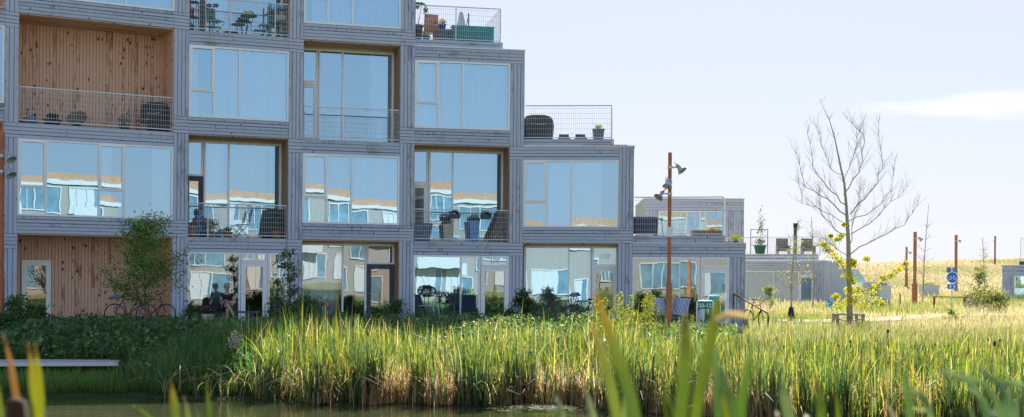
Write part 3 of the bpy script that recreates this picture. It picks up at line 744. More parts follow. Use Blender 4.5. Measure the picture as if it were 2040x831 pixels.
# -- middle loggia (column 1, row 1)
z = ZL[1]+.04
folding_chair(L_(482, .5, z), R(-68), 'black slatted folding chair behind the first floor railing', 'black', 5)
pot('flower_pot', L_(384, .3, z), 'pale terracotta pot with red flowers at the left end of the first floor balcony', .17, .34, 'terrap', ph=.14, pr=.18, n=80, petals=[(.55,.12,.08)])
pot('flower_pot', L_(418, .35, z), 'terracotta pot with a wide dark green bush beside the blue statue', .16, .22, 'terra', ph=.42, pr=.36, n=420)
pot('flower_pot', L_(405, .3, z), 'small black pot with one dark pink bloom, first floor balcony', .12, .18, 'black', ph=.5, pr=.12, n=80, petals=[(.35,.02,.09)])
pot('flower_pot', L_(435, .3, z), 'blue glazed pot on the first floor balcony floor', .13, .16, 'blue', n=0, cat='pot')
pot('flower_pot', L_(454, .3, z), 'low terracotta bowl with small plants left of the folding chair', .17, .18, 'terra', ph=.16, pr=.16, n=110)
st = empty('garden_statue', L_(400, .45, z), 'light blue stylised figure statue on the first floor balcony', 'statue')
MB().lathe([(.17,0),(.15,.25),(.10,.3),(.14,.36),(.15,.62),(.1,.68),(.045,.7),(.05,.74),(.085,.8),(.09,.88),(.06,.95),(.02,.98)], n=14, sy=.7).build('figure', M['lblue'], st)
MB().lathe([(.095,0),(.09,.06),(.03,.1)], (0,0,.9), 12).build('cap', M['slate'], st)
pot('flower_pot', L_(551, .4, z), 'terracotta pot with a tall leafy plant at the right end of the first floor balcony', .16, .26, 'terra', ph=.8, pr=.26, n=380)
cr_ = empty('covered_furniture', L_(545, .8, z), 'dark covered furniture in the right corner of the first floor balcony', 'furniture')
q = MB(); q.hexa([(-.38,-.2,0),(.38,-.2,0),(.38,.2,0),(-.38,.2,0),(-.22,-.18,1.0),(.36,-.18,1.0),(.36,.18,1.0),(-.22,.18,1.0)]); q.build('cover', M['blackf'], cr_)

# -- balcony of column 3, row 1
z = ZL[1]+.04
for px, lab in ((905, 'left of the two violet flower boxes hung on the railing'), (967, 'right of the two violet flower boxes hung on the railing')):
    fb = empty('flower_box', L_(px, -.0, z+.78), lab, 'flower box', 'violet flower boxes hung on the railing', OP[3].ang())
    MB().hexa([(-.17,-.17,0),(.17,-.17,0),(.17,.0,0),(-.17,.0,0),(-.21,-.2,.15),(.21,-.2,.15),(.21,.02,.15),(-.21,.02,.15)]).build('box', M['slate'], fb)
    leaves('flowers', cloud(170, (.22,.12,.1), (0,-.09,.2), .3), .05, pal(170, [(.05,.02,.22),(.08,.03,.30),(.03,.02,.10),(.04,.08,.03)]), M['petal'], fb, asp=.9)
tr = empty('storage_trough', L_(842, .55, z), 'blue grey storage box in the left corner of the flower box balcony', 'box')
q = MB(); q.hexa([(-.33,-.2,0),(.24,-.2,0),(.24,.2,0),(-.33,.2,0),(-.36,-.22,.58),(.33,-.22,.58),(.33,.22,.58),(-.36,.22,.58)]); q.build('body', M['bluewood'], tr); MB().box(-.38,.35,-.24,.24,.583,.62).build('lid', M['bluewood'], tr)
lp = empty('leaning_panel', L_(996, .6, z), 'dark timber panel leaning against the right wall of the flower box balcony', 'panel')
q = MB(); 
for i in range(4): q.hexa([(-.42+i*.11,-.25,.0),(-.32+i*.11,-.25,.0),(-.32+i*.11,-.2,.0),(-.42+i*.11,-.2,.0),(-.02+i*.07,.1,1.15),(.05+i*.07,.1,1.15),(.05+i*.07,.15,1.15),(-.02+i*.07,.15,1.15)])
q.build('boards', M['bark'], lp)
for px, hh, mm, lab in ((945, .75, 'lblue', 'tall blue planter behind the railing between the flower boxes'), (893, .62, 'beige', 'pale beige planter behind the left flower box')):
    o = empty('tall_planter', L_(px, .7, z), lab, 'planter'); MB().hexa([(-.13,-.13,0),(.13,-.13,0),(.13,.13,0),(-.13,.13,0),(-.19,-.19,hh),(.19,-.19,hh),(.19,.19,hh),(-.19,.19,hh)]).build('pot', M[mm], o)
    leaves('foliage', cloud(120, (.2,.2,.12), (0,0,hh+.08), .2), .07, pal(120, GREENS), M['leaf'], o)

# -- roof terrace of column 3
z = ZL[3]+.27
tb = empty('teal_planter', L_(941, .42, z), 'long teal planter box behind the top roof terrace railing', 'planter', rz=OP[3].ang())
mb = MB(); mb.box(-.74,.74,-.2,.2,.02,.56); mb.build('box', M['teal'], tb)
mb = MB(); [mb.box(-.75+i*.1,-.74+i*.1,-.206,-.2,.03,.55) for i in range(15)]; mb.box(-.77,.77,-.22,.22,.56,.59); mb.build('rim', M['teal'], tb)
pa = empty('folded_parasol', L_(918, 1.6, z), 'folded grey parasol on the top roof terrace', 'parasol')
MB().tube([(0,0,0),(0,0,1.35)], .025, 8).build('pole', M['slate'], pa)
mb = MB(); n = 20
pr_ = [(.05,1.36),(.07,1.3),(.09,1.15),(.15,.85),(.19,.6),(.17,.5)]
for i, (r_, zz) in enumerate(pr_):
    for k in range(n): a = 2*PI*k/n; w = 1+.22*math.cos(a*5)*min(1, i/2); mb.v.append((r_*w*math.cos(a), r_*w*math.sin(a), zz))
for i in range(len(pr_)-1):
    for k in range(n): mb.f.append((i*n+k, i*n+(k+1)%n, (i+1)*n+(k+1)%n, (i+1)*n+k)); mb.smooth.append(True)
mb.build('canopy', mat('grey_canvas', (.40,.42,.47), .9), pa)
po = empty('timber_post', L_(933, 1.9, z), 'brown timber post standing beside the folded parasol', 'post')
MB().box(-.03,.03,-.03,.03,0,1.38).build('post', M['bark'], po); MB().bar((0,0,1.3),(-.14,0,.7),.025).build('brace', M['bark'], po)
ac = empty('armchair', L_(854, .9, z), 'orange brown wooden armchair among the pots of the top terrace', 'chair', rz=R(200))
MB().box(-.24,.24,-.22,.24,.38,.43).build('seat', M['terra'], ac)
MB().hexa([(-.25,.2,.4),(.25,.2,.4),(.25,.24,.4),(-.25,.24,.4),(-.25,.32,1.0),(.25,.32,1.0),(.25,.35,1.0),(-.25,.35,1.0)]).build('backrest', M['terra'], ac)
for x in (-.24,.24):
    for y in (-.2,.22): MB().box(x-.025,x+.025,y-.025,y+.025,0,.38 if y > 0 else .6).build('leg', M['terra'], ac)
    MB().box(x-.035,x+.035,-.24,.26,.6,.63).build('armrest', M['terra'], ac)
o = pot('potted_tree', L_(831, .5, z), 'black pot with a thin leaning tree at the left end of the top terrace', .2, .58, 'slate', n=0, cat='potted tree')
MB().tube([(0,0,.5),(.08,0,.9),(.14,0,1.25)], [.02,.012,.008], 6).build('trunk', M['bark'], o)
leaves('foliage', np.concatenate([cloud(110, (.22,.18,.07), (.1,0,1.32), .1), cloud(60, (.1,.1,.2), (.30,0,1.1), .1), cloud(40, (.1,.1,.07), (-.05,0,1.2))]), .1, pal(210, [(.02,.06,.035),(.03,.08,.04)]), M['leaf'], o)
pot('flower_pot', L_(881, .5, z), 'blue glazed pot with pink and yellow leaves on a slate planter, top terrace', .14, .2, 'blue', ph=.2, pr=.18, n=150, pc=[(.25,.12,.12),(.3,.28,.08),(.06,.1,.04)]).location.z += .46
tag(MB().box(-.27,.27,-.18,.18,0,.455).build('slate_planter', M['slate'], None), 'dark slate planter carrying the blue pot on the top terrace', 'planter').location = L_(884, .5, z)
pot('flower_pot', L_(868, .5, z), 'tall terracotta pot beside the slate planter, top terrace', .12, .62, 'terra', n=40, ph=.1, pr=.1)
pot('flower_pot', L_(849, .4, z), 'small teal pot with pale flowers in front of the orange armchair', .14, .2, 'green', n=60, ph=.12, pr=.15, petals=[(.7,.68,.66)])

# -- roof terrace of column 4
z = ZL[2]+.27
gr = empty('covered_grill', L_(1072, .8, z), 'large black covered barbecue on the middle roof terrace', 'grill'); cover(gr, .53, .35, .98)
for px, lab in ((1124, 'left of two low black loungers on the middle roof terrace'), (1157, 'right of two low black loungers on the middle roof terrace')):
    o = empty('low_chair', L_(px, .8, z), lab, 'chair', 'low black chairs on the middle roof terrace')
    MB().box(-.22,.22,-.2,.25,.08,.14).build('seat', M['black'], o); MB().hexa([(-.2,.22,.1),(.2,.22,.1),(.2,.25,.1),(-.2,.25,.1),(-.17,.3,.3),(.17,.3,.3),(.17,.33,.3),(-.17,.33,.3)]).build('backrest', M['black'], o)
    for x in (-.2,.2): MB().box(x-.015,x+.015,-.18,.22,0,.08).build('leg', M['galv'], o)
o = pot('cactus_pot', L_(1192, .6, z), 'square slate pot with a bright green cushion plant on the middle terrace', .2, .42, 'slate', square=True, ph=.2, pr=.16, n=260, pc=[(.22,.28,.05),(.14,.2,.04)], ls=.04, taper=.85)

# -- roof terrace of column 5
z = ZL[1]+.27
sf = empty('outdoor_sofa', L_(1284, .5, z), 'dark blue black outdoor sofa back at the left end of the low roof terrace', 'sofa')
mb = MB(); mb.box(-.48,.44,-.03,.05,.08,.70); mb.build('backrest', M['navy'], sf); MB().box(-.48,.44,.05,.6,.25,.42).build('seat', M['navy'], sf)
for x in (-.45,.41): MB().box(x-.03,x+.03,.0,.6,0,.25).build('leg', M['black'], sf)
bs = empty('bar_stool', L_(1312, .6, z), 'black bar stool beside the dark outdoor sofa', 'stool'); MB().lathe([(.15,0),(.16,.04)], (0,0,.6), 12).build('seat', M['black'], bs)
for a in (0,2.1,4.2): MB().tube([(math.cos(a)*.1,math.sin(a)*.1,.6),(math.cos(a)*.17,math.sin(a)*.17,0)], .014, 6).build('leg', M['black'], bs)
pb = empty('pallet_planter', L_(1407, .7, z), 'slatted grey and orange planter at the right end of the low roof terrace', 'planter')
mb = MB(); [mb.box(-.52+i*.09,-.46+i*.09,-.18,.18,.02,.22) for i in range(12)]; mb.build('box', M['bark'], pb)
leaves('sedum', cloud(320, (.3,.18,.08), (.25,0,.26), .1), .06, pal(320, [(.5,.22,.10),(.45,.28,.12),(.3,.2,.06)]), M['petal'], pb)
o = pot('flower_pot', L_(1466, -.0, ZL[1]+.05), 'bright yellow green sedum clump on the low roof corner', .1, .06, 'terra', ph=.22, pr=.26, n=420, pc=[(.30,.32,.05),(.2,.26,.04)], ls=.05)

# ------------------------------------------------------------- ground floor
z = .06
bn = empty('bench', L_(471, -1.05, z), 'dark grey garden bench the woman sits on', 'bench')
MB().box(-.78,.74,-.2,.2,.40,.455).build('seat', M['slate'], bn)
for x in (-.6,.42): MB().box(x-.1,x+.1,-.17,.17,0,.40).build('leg', M['slate'], bn)
pot('flower_pot', L_(415, -1.1, z), 'pale square pot with a dark flowering mound left of the bench', .17, .36, 'beige', square=True, ph=.24, pr=.26, n=260, pc=[(.03,.04,.03),(.05,.05,.035)], petals=[(.5,.42,.46),(.4,.3,.36)], taper=.8)
pot('flower_pot', L_(546, -.9, z), 'navy pot with vivid red flowers beside the open glass door', .2, .26, 'navy', ph=.24, pr=.24, n=140, petals=[(.62,.01,.02),(.5,.0,.01)])
bg = empty('backpack', L_(431, -1.15, z+.455), 'black backpack standing on the bench beside the woman', 'bag')
mb = MB(); mb.lathe([(.1,0),(.14,.04),(.14,.3),(.1,.4),(.03,.43)], n=14, sy=.7); mb.build('body', M['blackf'], bg); MB().torus((0,0,.45), .04, .01, 'y', 12, 5).build('handle', M['black'], bg)
# inside the flat behind the woman
o1 = OP[1]
lp = empty('pendant_lamp', o1.pt(.78, 1.3, 1.55), 'brown and grey dome lamp hanging behind the big window', 'lamp')
MB().lathe([(.02,.42),(.14,.38),(.25,.25),(.26,.05),(.22,0),(.2,.0)], n=16).build('shade', M['bark'], lp); MB().tube([(0,0,.4),(0,0,1.05)], .008, 5).build('cord', M['black'], lp)
sb = empty('sideboard', o1.pt(.95, 2.0, .07), 'light wooden sideboard inside behind the bench window', 'cabinet')
MB().box(-.55,.55,-.25,.25,.1,.85).build('cabinet', M['terrap'], sb); MB().box(-.6,.6,-.28,.28,.852,.9).build('top', M['terrap'], sb); MB().box(-.5,.5,-.2,.2,0,.1).build('plinth', M['black'], sb)
wp = empty('wooden_door', o1.pt(1.35, 2.9, .07), 'tall pale wood cupboard deep inside the lit room', 'cupboard'); MB().box(-.3,.3,0,.4,0,2.0).build('cabinet', M['terrap'], wp); MB().tube([(.2,-.03,.95),(.2,-.03,1.1)], .012, 6).build('handle', M['galv'], wp)
pot('flower_pot', o1.pt(.75, 2.0, .98), 'terracotta pot with a green plant standing on the sideboard indoors', .17, .24, 'terra', ph=.25, pr=.22, n=90, ls=.1)
# pinwheel
pw = empty('pinwheel', L_(652, -1.2, z), 'multicoloured toy pinwheel stuck among the shrubs', 'pinwheel')
MB().tube([(0,0,0),(0,0,.62)], .008, 5).build('stick', M['beige'], pw)
for i, cc in enumerate(((.6,.02,.03),(.75,.4,.02),(.02,.25,.6),(.75,.75,.76),(.02,.4,.35),(.25,.05,.4))):
    a = i*PI/3; mb = MB(); c0 = Vector((0,-.03,.62)); mb.hexa([c0, c0+Vector((math.cos(a)*.17,-.03,math.sin(a)*.17)), c0+Vector((math.cos(a+.8)*.17,0,math.sin(a+.8)*.17)), c0+Vector((math.cos(a+1.0)*.05,0,math.sin(a+1.0)*.05))]+[q+Vector((0,.006,0)) for q in (c0, c0+Vector((math.cos(a)*.17,-.03,math.sin(a)*.17)), c0+Vector((math.cos(a+.8)*.17,0,math.sin(a+.8)*.17)), c0+Vector((math.cos(a+1.0)*.05,0,math.sin(a+1.0)*.05)))])
    mb.build('vane', mat('vane_colour', cc, .4, noise=.02), pw)
# terrace with navy chairs
garden_chair(L_(853, -1.1, z), R(75), 'navy garden chair seen from the side, left of the small table')
garden_chair(L_(934, -1.1, z), R(182), 'navy garden chair seen from behind, right of the small table')
t = bistro_table(L_(895, -.9, z), 'small square dark table between the two navy garden chairs', 'black', .27, .70)
pot('flower_pot', L_(891, -.9, z+.73), 'small dark pot with a grey green round plant on the terrace table', .07, .11, 'black', ph=.32, pr=.18, n=420, pc=[(.06,.10,.06),(.09,.13,.08)], ls=.045)
o = pot('topiary', L_(853, -.5, z), 'ball shaped topiary tree on a thin stem behind the left navy chair', .16, .3, 'slate', n=0, cat='topiary')
MB().tube([(0,0,.3),(0,0,1.0)], .014, 6).build('trunk', M['bark'], o); leaves('crown', cloud(900, (.27,.27,.21), (0,0,1.13), .75), .05, pal(900, [(.02,.05,.02),(.03,.07,.025)]), M['leaf'], o)
# bicycles
def bicycle(loc, rz, label, fm='black', helmet=False, grp='bicycles'):
    o = empty('bicycle', loc, label, 'bicycle', grp, rz)
    f = MB(); A = Vector((-.42,0,.34)); Bb = Vector((-.02,0,.30)); S = Vector((-.16,0,.80)); H1 = Vector((.36,0,.82)); H0 = Vector((.40,0,.66)); Fw = Vector((.58,0,.34))
    for a, b in ((A,Bb),(A,S),(Bb,S),(S,H1),(Bb,H0)): f.tube([a, b], .017, 6)
    f.build('frame', M[fm], o)
    MB().tube([Vector((.34,0,.92)), H0, Fw], .016, 6).build('fork', M[fm], o)
    for x in (-.42,.58):
        w = MB().torus((x,0,.34), .32, .018, 'y', 28, 6).build('wheel', M['black'], o)
        s = MB(); [s.tube([(x,0,.34),(x+.31*math.cos(a),0,.34+.31*math.sin(a))], .002, 3, False) for a in np.arange(0, 2*PI, PI/8)]; s.tube([(x,-.04,.34),(x,.04,.34)], .02, 6); s.build('spokes', M['galv'], w)
    MB().tube([(.30,-.3,1.0),(.36,-.2,1.02),(.34,0,.98),(.36,.2,1.02),(.30,.3,1.0)], .013, 6).build('handlebar', M['black'], o)
    mb = MB(); mb.lathe([(.02,0),(.09,.02),(.08,.05),(.02,.06)], (-.18,0,.86), 10, sx=1.4, sy=.8); mb.tube([(-.17,0,.78),(-.18,0,.87)], .013, 6); mb.build('saddle', M['black'], o)
    return o
bicycle(L_(1112, -1.0, z), R(12), 'rust brown bicycle leaning outside the recess beside the pale curtains', 'rustd')
bicycle(L_(1166, -1.0, z), R(165), 'black bicycle whose handlebar carries the helmet, beside the door marked 130', 'black')
hl = empty('bicycle_helmet', L_(1143, -1.15, z+.98), 'light blue bicycle helmet hanging on a handlebar', 'helmet')
MB().lathe([(.13,0),(.135,.04),(.11,.1),(.05,.135),(.01,.14)], n=14, sx=1, sy=1.2).build('shell', M['bluewood'], hl); MB().torus((0,0,-.04), .09, .008, 'x', 12, 5).build('strap', M['black'], hl)
b0 = bicycle(L_(255, .3, z), R(8), 'dark bicycle parked behind the small tree in the left recess')
bicycle(L_(300, .5, z), R(-14), 'second dark bicycle deeper in the left recess, right of the tree trunk')
bs_ = empty('seat_cover', L_(228, .2, z+.82), 'crumpled pale blue rain cover lying over a bicycle in the left recess', 'cover')
mb = MB(); mb.lathe([(.02,.0),(.16,.01),(.19,.05),(.12,.11),(.03,.13)], n=12, sx=1.2, sy=.8); mb.v = [(x*(1+.2*math.sin(15*y+4)), y, zz*(1+.3*math.sin(13*x))) for x, y, zz in mb.v]; mb.build('fabric', M['bluewood'], bs_)
bicycle(G(1503, 42.6, 0), R(-70), 'black bicycle standing at the corner of the lowest block beside the rusty handrail')
# small blue crate by door 130
cb = empty('toy_bucket', L_(1224, -1.2, z), 'bright blue plastic bucket among the yellow green stalks', 'bucket')
MB().lathe([(.12,0),(.16,.42),(.15,.42)], n=14).build('bucket', M['lblue'], cb); MB().torus((0,0,.42), .14, .008, 'y', 14, 5).build('handle', M['galv'], cb)
# striped deck chairs
for px, rz, lab in ((1318, R(18), 'blue and white striped deck chair left of the orange lamp post'), (1354, R(-18), 'blue and white striped deck chair right of the orange lamp post')):
    o = empty('deck_chair', L_(px, -1.5, z), lab, 'deck chair', 'striped deck chairs', rz)
    mb = MB(); n = 10
    for i in range(n+1):
        t = i/n; y = -.45+.85*t; zz = .42-.18*math.sin(t*PI)*.8+.55*t**2; mb.v += [(-.27,y,zz),(.27,y,zz),(.27,y+.012,zz-.01),(-.27,y+.012,zz-.01)]
    for i in range(n):
        a = i*4; b = a+4
        for f in ((a,a+1,b+1,b),(a+3,b+3,b+2,a+2),(a,b,b+3,a+3),(a+1,a+2,b+2,b+1)): mb.f.append(f); mb.smooth.append(True)
    mb.build('cloth', M['stripe'], o)
    for x in (-.29,.29):
        MB().bar((x,-.48,.43),(x,.42,.98),.03).build('frame', M['beige'], o); MB().bar((x*.92,-.3,0),(x*.92,.2,.85),.028).build('leg', M['beige'], o); MB().bar((x*.86,.45,0),(x*.86,-.2,.6),.028).build('leg', M['beige'], o)
pot('flower_pot', L_(1383, -.9, z), 'brown pot with a small round shrub left of the white door marked 127', .13, .5, 'rustd', ph=.34, pr=.24, n=420, pc=[(.05,.10,.03),(.09,.12,.04)])
# sign 123-127
sn = empty('address_sign', G(1404, 37.0, 0), 'teal address sign reading 123-127 in a pale rounded frame', 'sign')
zz = W(1404, 609, 37).z
MB().tube([(-.24,0,0),(-.24,0,zz+.10),(-.22,0,zz+.125),(-.19,0,zz+.135),(.19,0,zz+.135),(.22,0,zz+.125),(.24,0,zz+.10),(.24,0,0)], .02, 8).build('frame', M['white'], sn)
MB().box(-.215,.215,-.012,.012,zz-.10,zz+.115).build('board', M['signt'], sn)
text('123-127', .155, G(1404, 37.0, 0)+Vector((0,-.018,zz)), (R(90),0,0), M['signw'], sn, 'number', .002, 1.0)
# rusty handrail
hr = empty('handrail', G(1462, 41.5, 0), 'sloping rusty handrail beside the lowest block corner', 'handrail')
a, b = W(1462, 586, 41.5), W(1530, 624, 40.0); o_ = G(1462, 41.5, 0)
MB().bar(a-o_, b-o_, .04).build('rail', M['rustd'], hr)
for q in (a, b): MB().bar(Vector((q.x,q.y,0))-o_, q-o_, .035).build('post', M['rustd'], hr)

# ------------------------------------------------------------- lamp posts
def spot(parent, p, aim, sc=.8):
    """spot head: bracket, yoke and bell-shaped shade"""
    p = Vector(p); aim = Vector(aim).normalized()
    q = aim.to_track_quat('Z', 'Y').to_matrix().to_4x4(); T = Matrix.Translation(p) @ q @ Matrix.Scale(sc, 4)
    mb = MB(); mb.lathe([(.04,-.16),(.075,-.13),(.08,-.02),(.12,.10),(.19,.2),(.175,.19),(.1,.08)], n=16); mb.v = [tuple(T @ Vector(v)) for v in mb.v]
    o = mb.build('lamp_head', M['lampm'], parent)
    y = MB(); y.tube([T @ Vector((-.1,0,-.02)), T @ Vector((-.12,0,-.22)), T @ Vector((.12,0,-.22)), T @ Vector((.1,0,-.02))], .012, 6); y.build('yoke', M['lampm'], o)
    return o
def lamp_post(px, Y, top_px, label, z0=0, w=.11, wl=.17, spots=((.35,1),), hl=1.55, cable=True):
    base = G(px, Y, z0); H = W(px, top_px, Y).z-z0
    o = empty('street_lamp', base, label, 'street lamp', 'rusty steel lamp posts')
    MB().box(-wl/2,wl/2,-wl/2,wl/2,-.2,hl).build('lower_post', M['rust'], o); MB().box(-w/2,w/2,-w/2,w/2,hl+.002,H).build('upper_post', M['rust'], o)
    for dz, sg_ in spots:
        MB().bar((0,0,H-dz),(sg_*.2,-.06,H-dz),.045).build('bracket', M['lampm'], o)
        cl_ = MB(); cl_.box(-w/2-.015,w/2+.015,-w/2-.015,w/2+.015,H-dz-.04,H-dz+.04); cl_.build('clamp', M['lampm'], o)
        spot(o, (sg_*.27,-.08,H-dz), (sg_*.55,-.3,-.75) if sg_ else (0,-1,-.7))
    return o
o = lamp_post(1332, 38.0, 304, 'tall orange rusty lamp post with three grey spotlights before the low block', w=.10, wl=.155, spots=((.45,1),(.9,-.25),(1.25,-1)))
MB().box(-.09,.09,-.065,-.06,2.95,3.25).build('notice_plate', M['flash'], o)
lamp_post(-1, 36.0, 262, 'rusty lamp post with two grey spotlights cut by the left edge', w=.16, wl=.2, spots=((.7,1),(1.15,1)))
lamp_post(1822, 77.0, 462, 'rusty lamp post nearest to the cycle sign, on the left of it', w=.16, wl=.26, spots=((.4,1),))
lamp_post(1805.5, 118, 492, 'distant rusty lamp post left of the larger one in the meadow', z0=.9, w=.15, wl=.22, spots=((.5,1),))
lamp_post(1904, 112, 468, 'rusty lamp post rising directly behind the cycle sign', z0=.6, w=.2, wl=.26, spots=((.5,1),))
lamp_post(1982, 150, 470, 'thin distant rusty lamp post on the ridge, far right', z0=3.0, w=.16, wl=.2, spots=((.5,-.3),))

# ------------------------------------------------------------- signs and meadow furniture
base = G(1896, 62, 0); sn = empty('cycle_sign', base, 'round blue cycle route sign on a grey pole with a blue diamond plate', 'sign')
zc = W(1896, 553, 62).z
MB().tube([(0,0,0),(0,0,zc+.55)], .035, 8).build('pole', M['galv'], sn)
mb = MB(); n = 32; mb.v = [(.29*math.cos(2*PI*k/n), -.05, zc+.29*math.sin(2*PI*k/n)) for k in range(n)]+[(.29*math.cos(2*PI*k/n), -.03, zc+.29*math.sin(2*PI*k/n)) for k in range(n)]
mb.f = [tuple(range(n)), tuple(range(n, 2*n))[::-1]]+[(k, n+k, n+(k+1)%n, (k+1)%n) for k in range(n)]; mb.smooth = [False]*len(mb.f); dsc = mb.build('disc', M['signw'], sn)
mb = MB(); mb.v = [(.262*math.cos(2*PI*k/n), -.053, zc+.262*math.sin(2*PI*k/n)) for k in range(n)]; mb.f = [tuple(range(n))]; mb.smooth = [False]; mb.build('blue_face', M['signb'], dsc)
mb = MB(); y = -.058
for x in (-.12,.12): mb.torus((x,y,zc-.04), .072, .011, 'y', 20, 4)
for a, b in (((-.12,-.04),(-.06,.07)),((-.06,.07),(.07,.07)),((.07,.07),(.12,-.04)),((-.06,.07),(0,-.04)),((0,-.04),(.07,.07)),((-.12,-.04),(0,-.04)),((.05,.11),(.1,.115)),((.07,.07),(.06,.115)),((-.1,.1),(-.04,.1)),((-.06,.07),(-.07,.1))): mb.bar((a[0],y,zc+a[1]),(b[0],y,zc+b[1]),.018,.004)
mb.build('bicycle_symbol', M['signw'], dsc)
zp = W(1896, 571, 62).z
pl = MB().box(-.25,.25,-.05,-.03,zp-.125,zp+.125).build('route_plate', M['signw'], sn)
mb = MB(); mb.face([(-.235,-.053,zp-.11),(.235,-.053,zp-.11),(.235,-.053,zp+.11),(-.235,-.053,zp+.11)]); mb.build('blue_face', M['signb'], pl)
mb = MB(); [mb.face([(x-.06,-.057,zp),(x,-.057,zp-.07),(x+.06,-.057,zp),(x,-.057,zp+.07)]) for x in (-.1,.1)]; mb.build('diamonds', M['signw'], pl)
zb = W(1896, 538, 62).z; mb = MB(); mb.box(-.25,-.04,.03,.05,zb-.13,zb+.13); mb.box(.04,.27,.031,.05,zb-.13,zb+.13); mb.build('sign_backs', M['bluewood'], sn)
# rusty fence
fb = G(1860, 70, 0); fe = empty('rope_fence', fb, 'low rusty fence with thin posts in front of the stone planters', 'fence')
pts = [G(1861, 70, 0), G(1921, 69, 0), G(1990, 68.5, 0)]
for q in pts: MB().box(q.x-fb.x-.045, q.x-fb.x+.045, q.y-fb.y-.045, q.y-fb.y+.045, -.1, .85).build('post', M['rustd'], fe)
mb = MB()
for a, b in zip(pts, pts[1:]): mb.bar(a-fb+Vector((0,0,.82)), b-fb+Vector((0,0,.82)), .045)
mb.build('rail', M['rustd'], fe)
fb = G(1771, 74, 0); fe = empty('rope_fence', fb, 'two thin rusty stakes beside the grey utility shed', 'fence')
for px in (1771, 1793): q = G(px, 74, 0); MB().box(q.x-fb.x-.03,q.x-fb.x+.03,-.03,.03,-.1,.95).build('post', M['rustd'], fe)
def planter(px0, px1, Y, z0, h, label, m='stone'):
    a, b = G(px0, Y, z0), G(px1, Y, z0); o = empty('stone_planter', (a+b)/2, label, 'planter'); w = (b-a).length/2
    mb = MB(); t = .08
    mb.box(-w,w,-.5,-.5+t,-.2,h); mb.box(-w,w,.5-t,.5,-.2,h); mb.box(-w,-w+t,-.5+t,.5-t,-.2,h-.002); mb.box(w-t,w,-.5+t,.5-t,-.2,h-.002); mb.build('walls', M[m], o)
    MB().box(-w+t,w-t,-.5+t,.5-t,-.1,h-.08).build('soil', M['roof'], o)
    leaves('plants', cloud(200, (w*.8,.4,.15), (0,0,h+.02), .1), .12, pal(200, [(.3,.28,.1),(.2,.22,.08)]), M['leaf'], o)
planter(1925, 1963, 72, 0, .9, 'grey stone planter behind the low rusty fence')
planter(1834, 1867, 105, .5, .9, 'distant grey planter on the meadow slope between two lamp posts', 'utility')
# shed, utility box, greenhouse
q = G(1748, 72, 0); s_ = empty('utility_shed', q, 'small grey timber shed with a pale steel cabinet on its right side', 'shed')
S_ = Seg(Vector((-.5,0,0)), Vector((.62,.1,0))); mb = MB(); boards(mb, S_, 0, 1.1, 0, 1.55, True, w=.12); mb.box(-.5,.6,.12,1.3,0,1.56); mb.build('walls', M['grey'], s_)
MB().box(-.58,.68,-.08,1.35,1.57,1.63).build('roof', M['flash'], s_); MB().box(.05,.72,-.2,-.06,.62,1.42).build('cabinet', M['utility'], s_)
q = G(1705, 90, 0); gh = empty('greenhouse', q, 'small glass greenhouse with slanted panes behind the tree', 'greenhouse')
mb = MB(); E = [(-1.3,0,0),(.7,0,0),(.7,2,0),(-1.3,2,0)]; T = [(-1.3,0,1.6),(.7,0,1.6),(.7,2,1.6),(-1.3,2,1.6)]; Rg = [(-1.3,1,2.5),(.4,1,2.5)]
for a, b in list(zip(E, T))+list(zip(T, T[1:]+T[:1]))+[(T[0],Rg[0]),(T[3],Rg[0]),(T[1],Rg[1]),(T[2],Rg[1]),(Rg[0],Rg[1])]+[((x,0,1.6),(x*.85-.1,1,2.5)) for x in (-.8,-.3,.2)]: mb.bar(a, b, .05)
mb.build('frame', M['white'], gh)
mb = MB(); mb.face([T[0],T[1],Rg[1],Rg[0]]); mb.face([T[3],Rg[0],Rg[1],T[2]]); mb.face([T[1],T[2],Rg[1]]); mb.face([E[0],E[1],T[1],T[0]]); mb.face([E[1],E[2],T[2],T[1]]); mb.build('panes', M['g2'], gh)
# butterfly decoration
q = G(1656, 60, 0); bf = empty('butterfly_ornament', q, 'bright blue butterfly ornament on a thin stick in the meadow', 'garden ornament')
zb = W(1656, 604, 60).z
MB().tube([(0,0,0),(0,0,zb)], .012, 5).build('stick', M['black'], bf); MB().tube([(0,-.02,zb-.08),(0,-.02,zb+.1)], [.02,.015], 6).build('body', M['black'], bf)
for sx_ in (-1, 1):
    for pts_ in ([(0,.02),(.06,.16),(.17,.22),(.25,.17),(.22,.04),(.1,-.02)], [(0,0),(.12,-.03),(.2,-.06),(.17,-.17),(.08,-.22),(.02,-.1)]):
        mb = MB(); k = len(pts_); mb.v = [(sx_*x, -.02-.25*x, zb+y) for x, y in pts_]+[(sx_*x, -.005-.25*x, zb+y) for x, y in pts_]
        mb.f = [tuple(range(k)), tuple(range(k, 2*k))[::-1]]+[(i, (i+1)%k, k+(i+1)%k, k+i) for i in range(k)]; mb.smooth = [False]*len(mb.f); mb.build('wing', M['bfly'] if 'bfly' in M else M.setdefault('bfly', mat('bright_blue_wing', (.01,.35,.72), .35, noise=.5, nscale=12)), bf)
# tree support frame
q = G(1691, 45, 0); tf = empty('tree_guard', q, 'low wooden stake frame with straps around the base of the big tree', 'tree guard')
z1, z2 = .42, .42
for x, y in ((-.5,-.35),(.42,-.3),(.38,.4),(-.45,.35)): MB().box(x-.05,x+.05,y-.05,y+.05,-.1,.44).build('stake', M['barkl'], tf)
for a, b in (((-.55,-.36),(.48,-.31)),((-.5,.36),(.44,.4)),((.43,-.34),(.4,.44)),((-.5,-.4),(-.46,.4))): MB().bar((a[0],a[1],.46),(b[0],b[1],.46),.09,.05).build('rail', M['barkl'], tf)
MB().tube([(-.5,-.35,.3),(0,-.02,.22),(.42,-.3,.3)], .02, 5).build('strap', M['black'], tf)
